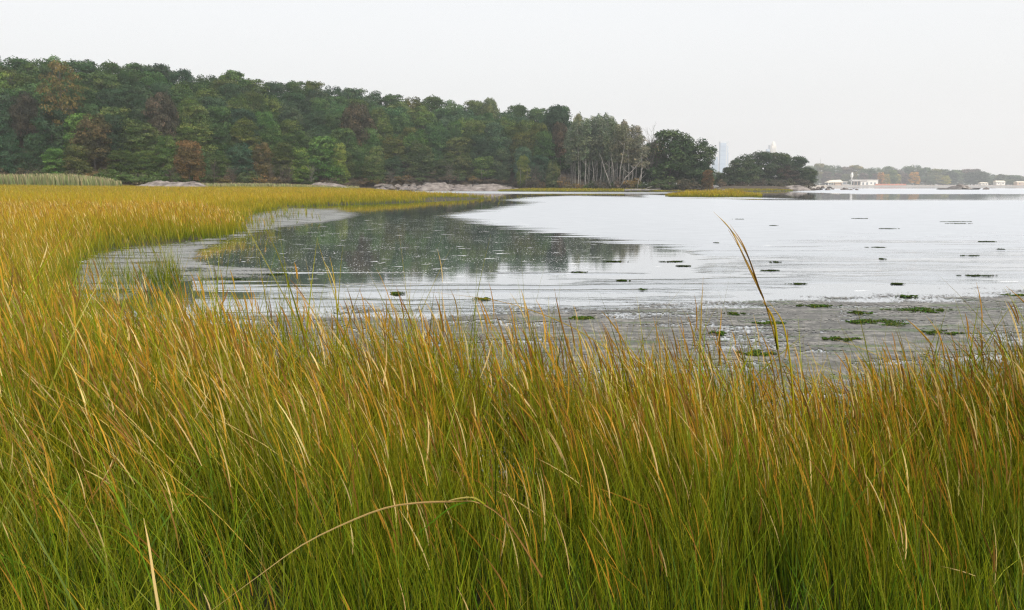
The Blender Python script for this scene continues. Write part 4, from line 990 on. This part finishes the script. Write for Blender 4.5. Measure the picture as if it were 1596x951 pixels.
# ------------------------------------------------------------------ floating weed patches
def weed(px, py, wpx, label, hgt=.02):
    x, D = G(px, py); w = wpx / F * D; rs = np.random.RandomState(int(px * 3 + py)); n = int(2200 * min(1, .3 + w)); dpt = max(w * .30, .2) if py > 450 else max(w * .13, .15)
    a = rs.rand(n) * 6.28; q = rs.rand(n) ** .6; X = np.cos(a) * q * w / 2; Y = np.sin(a) * q * dpt * (1 - .5 * np.abs(np.cos(a)) * q)
    k = fbm(X * 8 / max(w, .4) + 9, Y * 4 / dpt, int(px), 4) + .30 * (1 - q) > rs.uniform(.60, .70); X, Y = X[k], Y[k]; n = len(X)
    Z = .003 + rs.rand(n) * (.012 if py > 450 else .004)
    nm = rs.randn(n, 3) * .3 + np.array([0, 0, 1]); nm /= np.linalg.norm(nm, axis=1, keepdims=True)
    V, F_ = leaf_quads(np.stack([X, Y, Z + .006], -1), nm, np.full(n, .013 * (D / 12) ** .6), rs)
    lush = 1.0 if py > 450 else .7
    C = np.repeat(np.array([[.070, .115, .018]]) * lush * (0.25 + 1.25 * rs.rand(n, 1)) * (1 + .4 * rs.randn(n, 1) * np.array([[1, 0, .3]])).clip(.4, 2), 4, 0)
    o = obj('weed_patch', mesh_np('weed_patch', V, F_, M_BLADE, C)); o.location = (float(x), float(D), 0.0)
    return tag(o, label, 'algae patch', 'green weed patches floating in the bay')
for a in [(1052, 408, 52, 'green weed patch with dark streaks in open bright water'), (970, 438, 26, 'small green weed fleck in bright water mid bay'), (752, 467, 34, 'short green weed patch before the scum edge near the middle'), (1272, 478, 82, 'long green weed mat at the scum edge right of the tall stalk'),
          (1241, 443, 36, 'thin dark weed streak beyond the scum edge'), (1368, 386, 48, 'narrow dark weed streak in the right open water'), (1425, 484, 120, 'wide green weed mat second from the right edge'), (1385, 504, 140, 'widest green weed mat amid the scum'), (1465, 520, 90, 'green weed mat nearest the right grass'),
          (1312, 530, 70, 'short green weed mat behind the right grass'), (1585, 461, 60, 'green weed mat touching the right edge'), (1412, 463, 50, 'small green weed patch at the scum edge on the right'), (908, 497, 52, 'green weed patch in the scum behind the brown spike'), (432, 428, 44, 'green weed patch on the pale scum by the left cove'),
          (368, 436, 34, 'small green weed patch near the lone dark stems'), (1145, 490, 34, 'green fleck in the scum left of the tall stalk'), (1200, 505, 60, 'faint green weed mat under the tall stalk'), (1490, 346, 60, 'faint dark weed line in the far right water'), (1385, 357, 34, 'faint dark weed line in the right water'), (1520, 430, 70, 'thin dark weed line near the right edge'),
          (1116, 379, 10, 'tiny dark floating speck in the bay'), (960, 408, 40, 'speckled dark weed cluster below the mirror reflection'), (1010, 590, 60, 'dark green weed mat seen through the middle grass'), (360, 520, 50, 'green weed patch seen through the left grass'), (1352, 503, 90, 'streaky green weed joined to the left end of the widest mat'), (1450, 486, 60, 'short green weed beside the wide mat on the right'), (1340, 489, 40, 'small green weed clot above the widest mat'), (1180, 552, 70, 'green weed mat half hidden behind grass under the tall stalk'), (1120, 520, 46, 'olive weed patch in scum left of the tall stalk foot')]:
    weed(*a)

for px, py, w, lab in [(1206, 352, 14, 'faint weed dash beside the tall stalk tip'), (1150, 342, 22, 'short faint weed dash in far water right of the stalk tip'), (1340, 341, 26, 'faint far weed dash above the narrow dark streak'), (1495, 349, 44, 'faint far weed dash in the upper right water'), (1540, 377, 34, 'dark weed dash right of the narrow streak'), (1375, 404, 16, 'tiny weed fleck under the narrow dark streak'),
                     (1208, 409, 20, 'tiny weed fleck right of the tall stalk'), (1200, 422, 34, 'thin weed line beside the tall stalk middle'), (1512, 399, 34, 'thin weed line in the right bright water'), (1560, 389, 12, 'tiny weed speck near the right edge'), (1065, 415, 24, 'second dark streak under the green patch by the stalk'), (1398, 443, 26, 'tiny dark weed by the scum edge'), (905, 425, 30, 'faint dark weed dash below the reflection end'), (620, 458, 30, 'faint weed dash in bright water left of middle'), (1000, 452, 20, 'tiny weed fleck above the scum in the middle')]:
    weed(px, py, w, lab)

# ------------------------------------------------------------------ far shore buildings
def smat(name, c, rough=.8):
    return noise_mat(name, tuple(x * .9 for x in c), c, .3, rough, 0)
M_WHITE = smat('white_painted_wall', (.7, .68, .64)); M_CREAM = smat('cream_roof', (.72, .64, .5)); M_TAN = smat('tan_wall', (.5, .38, .3)); M_DARKOP = smat('dark_opening', (.10, .12, .15)); M_RED = smat('orange_red_barrier', (.48, .17, .11)); M_GREY = smat('grey_concrete', (.4, .38, .36))
FK = 1.5
def bpos(px, D, z=2.0):
    return (float(XD(px, D * FK)), D * FK, z)
FARTHINGS = []
s = 820 / F
b = empty('pavilion', bpos(1300, 818)); W_ = 20 * s
MB().box((2.5, 0, 1.3), (5.5, 6, 2.6)).build('wall', M_TAN, b)
mb = MB(); mb.poly([(-7.5, -4.5, 2.4), (6.5, -4.5, 2.6), (6.5, 4.5, 2.6), (-7.5, 4.5, 2.4), (-3.0, -3, 4.6), (4.6, -3, 4.9), (4.6, 3, 4.9), (-3.0, 3, 4.6)], [(0, 1, 5, 4), (1, 2, 6, 5), (2, 3, 7, 6), (3, 0, 4, 7), (4, 5, 6, 7), (3, 2, 1, 0)])
mb.build('roof', M_CREAM, b)
for xx in (-6.5, -4.2, -1.9): MB().box((xx, -3.8, 1.2), (.35, .35, 2.4)).build('post', M_WHITE, b)
tag(b, 'open pavilion with pale domed roof on the far shore', 'pavilion')
b = empty('white_building', bpos(1352, 822))
MB().box((0, 0, 2.4), (16, 8, 4.8)).build('wall', M_WHITE, b); MB().box((0, 0, 5.0), (16.8, 8.8, .4)).build('roof', M_GREY, b)
for xx in (-5.6, -2, 5.2): MB().box((xx, -4.03, 1.4), (1.4, .1, 2.2)).build('door', M_DARKOP, b)
MB().box((1.8, -4.03, 1.9), (1.6, .1, 1.2)).build('window', M_DARKOP, b)
tag(b, 'long white flat roofed building left of the orange trees', 'building')
b = empty('grey_shelter', bpos(1337, 821)); MB().box((0, 1.5, 1.8), (9, 3, 3.2)).build('wall', M_DARKOP, b); MB().box((0, 0, 4.3), (14.4, 7, 1.6), taper=.9).build('roof', M_GREY, b)
for xx in (-4.6, -1.4, 1.8, 4.8): MB().box((xx, -2.6, 1.75), (.5, .4, 3.5)).build('post', M_TAN, b)
tag(b, 'low grey roofed shelter joined to the white building side', 'shelter')
b = empty('kiosk', bpos(1315, 822)); MB().box((0, 0, 1.6), (5, 3.5, 3.2)).build('wall', M_GREY, b); MB().box((0, 0, 3.4), (5.6, 4.2, .3)).build('roof', M_WHITE, b); MB().box((0.3, -1.77, 1.7), (3, .08, 1.6)).build('window', M_DARKOP, b)
tag(b, 'small grey kiosk between pavilion and shelter', 'kiosk')
b = empty('lamp_tower', bpos(1327, 835)); MB().tube([(0, 0, 0), (0, 0, 6), (0, 0, 7.6)], [.6, .5, .9], 10).build('shaft', M_WHITE, b); MB().tube([(0, 0, 7.6), (0, 0, 9.6), (0, 0, 11.4), (0, 0, 12)], [1.2, 1.3, .8, .1], 10).build('lantern', M_WHITE, b)
tag(b, 'small white lantern tower in front of far trees', 'tower')
b = empty('orange_barrier', bpos(1388, 806, 1.2)); n_ = 9
for i in range(n_):
    xx = -14 + i * 3.5; MB().box((xx, 0, .9), (.25, .25, 1.9)).build('post', M_GREY, b)
    if i < n_ - 1: MB().box((xx + 1.75, 0, 1.1), (3.2, .12, 1.2)).build('panel', M_RED, b)
tag(b, 'orange red barrier fence along the far beach', 'fence')
b = empty('sea_wall', bpos(1290, 797, 0)); MB().box((150, 0, .3), (300, 1.4, 1.6)).build('wall_face', M_GREY, b); MB().box((150, .1, 1.2), (300, 1.8, .2)).build('coping', M_TAN, b)
tag(b, 'low grey sea wall edging the far shore', 'wall')
for q, (px, w, h, lab) in enumerate([(1557, 8, 4.2, 'small house with pale roof right of the broad dark tree'), (1590, 9, 3.6, 'white roofed house at the far right edge'), (1532, 6, 2.6, 'tiny white hut on the beach behind the lone bay rock')]):
    b = empty('house', bpos(px, 826 - (q == 2) * 12)); MB().box((0, 0, h * .35), (w, 6, h * .7)).build('wall', M_WHITE if q != 1 else M_TAN, b)
    mb = MB(); mb.poly([(-w / 2 - .5, -3.5, h * .7), (w / 2 + .5, -3.5, h * .7), (w / 2 + .5, 3.5, h * .7), (-w / 2 - .5, 3.5, h * .7), (-w / 2, 0, h), (w / 2, 0, h)], [(0, 1, 5, 4), (2, 3, 4, 5), (1, 2, 5), (3, 0, 4), (3, 2, 1, 0)]); mb.build('roof', M_CREAM, b)
    for xx in (-w * .25, w * .25): MB().box((xx, -3.03, h * .38), (1, .08, 1)).build('window', M_DARKOP, b)
    MB().box((0, -3.03, h * .25), (.9, .08, h * .5)).build('door', M_GREY, b); tag(b, lab, 'house')
# radio mast
b = empty('radio_mast', bpos(1277, 1200, 2)); Hm = ZT(249, 1800) - 2
mb = MB()
for xx, yy in ((-1, -1), (1, -1), (0, 1)): mb.tube([(xx, yy, 0), (xx * .35, yy * .35, Hm)], [.22, .16], 5)
for k in range(14):
    z0_, z1_ = Hm * k / 14, Hm * (k + 1) / 14; r0_, r1_ = 1 - .65 * k / 14, 1 - .65 * (k + 1) / 14
    mb.tube([(-r0_, -r0_, z0_), (r1_, -r1_, z1_)], .09, 4); mb.tube([(r0_, -r0_, z0_), (0, r1_, z1_)], .09, 4)
mb.build('lattice', M_GREY, b); MB().tube([(0, 0, Hm), (0, 0, Hm + 5)], .12, 5).build('aerial', M_GREY, b); tag(b, 'thin radio mast poking above the far trees', 'mast')
for o in list(bpy.data.objects):
    if o.parent is None and o.type == 'EMPTY' and o.name.split('.')[0] in ('pavilion', 'white_building', 'grey_shelter', 'kiosk', 'lamp_tower', 'orange_barrier', 'sea_wall', 'house'): o.scale = (FK, FK, FK)
def bpos1(px, D, z): return (float(XD(px, D)), D, z)
# city towers, part of their distance haze put into pale colours
M_GLASS = smat('haze_paled_glass', (.42, .49, .57), .3); M_GLASS2 = smat('grey_blue_band', (.37, .44, .53), .3); M_STONE = smat('cream_stone', (.74, .68, .60)); M_WHT = smat('white_crown', (.55, .56, .57))
DT = 2200.0; s = DT / F * cp
b = empty('glass_tower', bpos1(1126, DT, 0)); h1 = ZT(223, DT)
MB().box((-1.5 * s, 0, h1 / 2), (9 * s, 9 * s, h1)).build('shaft', M_GLASS, b)
MB().box((4.6 * s, 4, h1 / 2 - 3), (1.9 * s, 8 * s, h1 - 6)).build('sunlit_edge', M_WHT, b)  # bright sunlit right side put in as a white strip
MB().box((6.4 * s, 6, h1 / 2 - 4), (1.6 * s, 7 * s, h1 - 8)).build('side_shaft', M_GLASS2, b)
MB().box((0.5 * s, 2, h1 + 1.2 * s), (13 * s, 8 * s, 2.4 * s)).build('crown', M_WHT, b)
MB().box((8.4 * s, 10, ZT(238, DT) / 2), (2.4 * s, 6 * s, ZT(238, DT))).build('low_wing', M_WHT, b)
for k in range(9): MB().box((-1.5 * s, -4.5 * s - .4, h1 * (.12 + .1 * k)), (8.6 * s, 1.2, 2.4)).build('window_band', M_GLASS2, b)
tag(b, 'tall pale blue glass tower faint in the haze', 'skyscraper')
b = empty('hazy_block', bpos1(1113, DT + 60, 0)); h2 = ZT(248, DT); MB().box((0, 0, h2 / 2), (9 * s, 8 * s, h2)).build('wall', M_GLASS, b); MB().box((3 * s, 0, h2 + 3), (2.5 * s, 4 * s, 8)).build('roof_block', M_GLASS, b)
for k in range(6): MB().box((0, -4 * s - .4, h2 * (.15 + .13 * k)), (8.6 * s, 1.2, 2.4)).build('window_band', M_GLASS2, b)
tag(b, 'lower blue grey block left of the glass tower', 'building')
b = empty('stone_tower', bpos1(1203, DT, 0)); h3 = ZT(228, DT)
MB().box((0, 0, h3 / 2), (7.2 * s, 8 * s, h3)).build('shaft', M_STONE, b)
MB().tube([(0, 0, h3), (0, 0, h3 + 3.5 * s), (0, 0, h3 + 6 * s), (0, 0, h3 + 7.5 * s)], [3.5 * s, 3.1 * s, 2.0 * s, .6 * s], 16).build('dome', M_STONE, b)
for k in (-2, 0, 2): MB().box((k * s, -4 * s - .5, h3 * .5), (.5 * s, 1.4, h3 * .9)).build('window_strip', M_WHT, b)
tag(b, 'cream tower with rounded top above the island trees', 'skyscraper')
b = empty('glass_slab', bpos1(1195.5, DT + 80, 0)); h4 = ZT(224, DT); MB().box((-1 * s, 0, h4 / 2 - 5), (4 * s, 8 * s, h4 - 10)).build('shaft', M_GLASS, b); MB().box((1.8 * s, 0, h4 / 2), (1.8 * s, 8 * s, h4)).build('sunlit_side', M_WHT, b)  # white strip paints the sunlit right side of the slab
for k in range(7): MB().box((-1 * s, -4 * s - .4, h4 * (.3 + .09 * k)), (3.6 * s, 1.2, 2.4)).build('window_band', M_GLASS2, b)
tag(b, 'narrow blue slab tower left of the cream one', 'skyscraper')

# ------------------------------------------------------------------ haze
m, n_, N, K = newmat('haze'); oo = N('ShaderNodeOutputMaterial'); pv = N('ShaderNodeVolumePrincipled')
pv.inputs['Color'].default_value = (.985, .99, 1.0, 1); pv.inputs['Density'].default_value = HAZE; pv.inputs['Anisotropy'].default_value = 0.6
K(pv.outputs[0], oo.inputs['Volume'])
mb = MB(); mb.box((150, 1220, 90.5), (3400, 2600, 185)); o = mb.build('haze', m); tag(o, kind='stuff', label='thin pale haze filling the air over the bay', cat='haze')
print([ (o.name,o['label']) for o in bpy.data.objects if o.get('label') and len(o['label'].replace('-',' ').split())>16]); print('objects', len(bpy.data.objects))
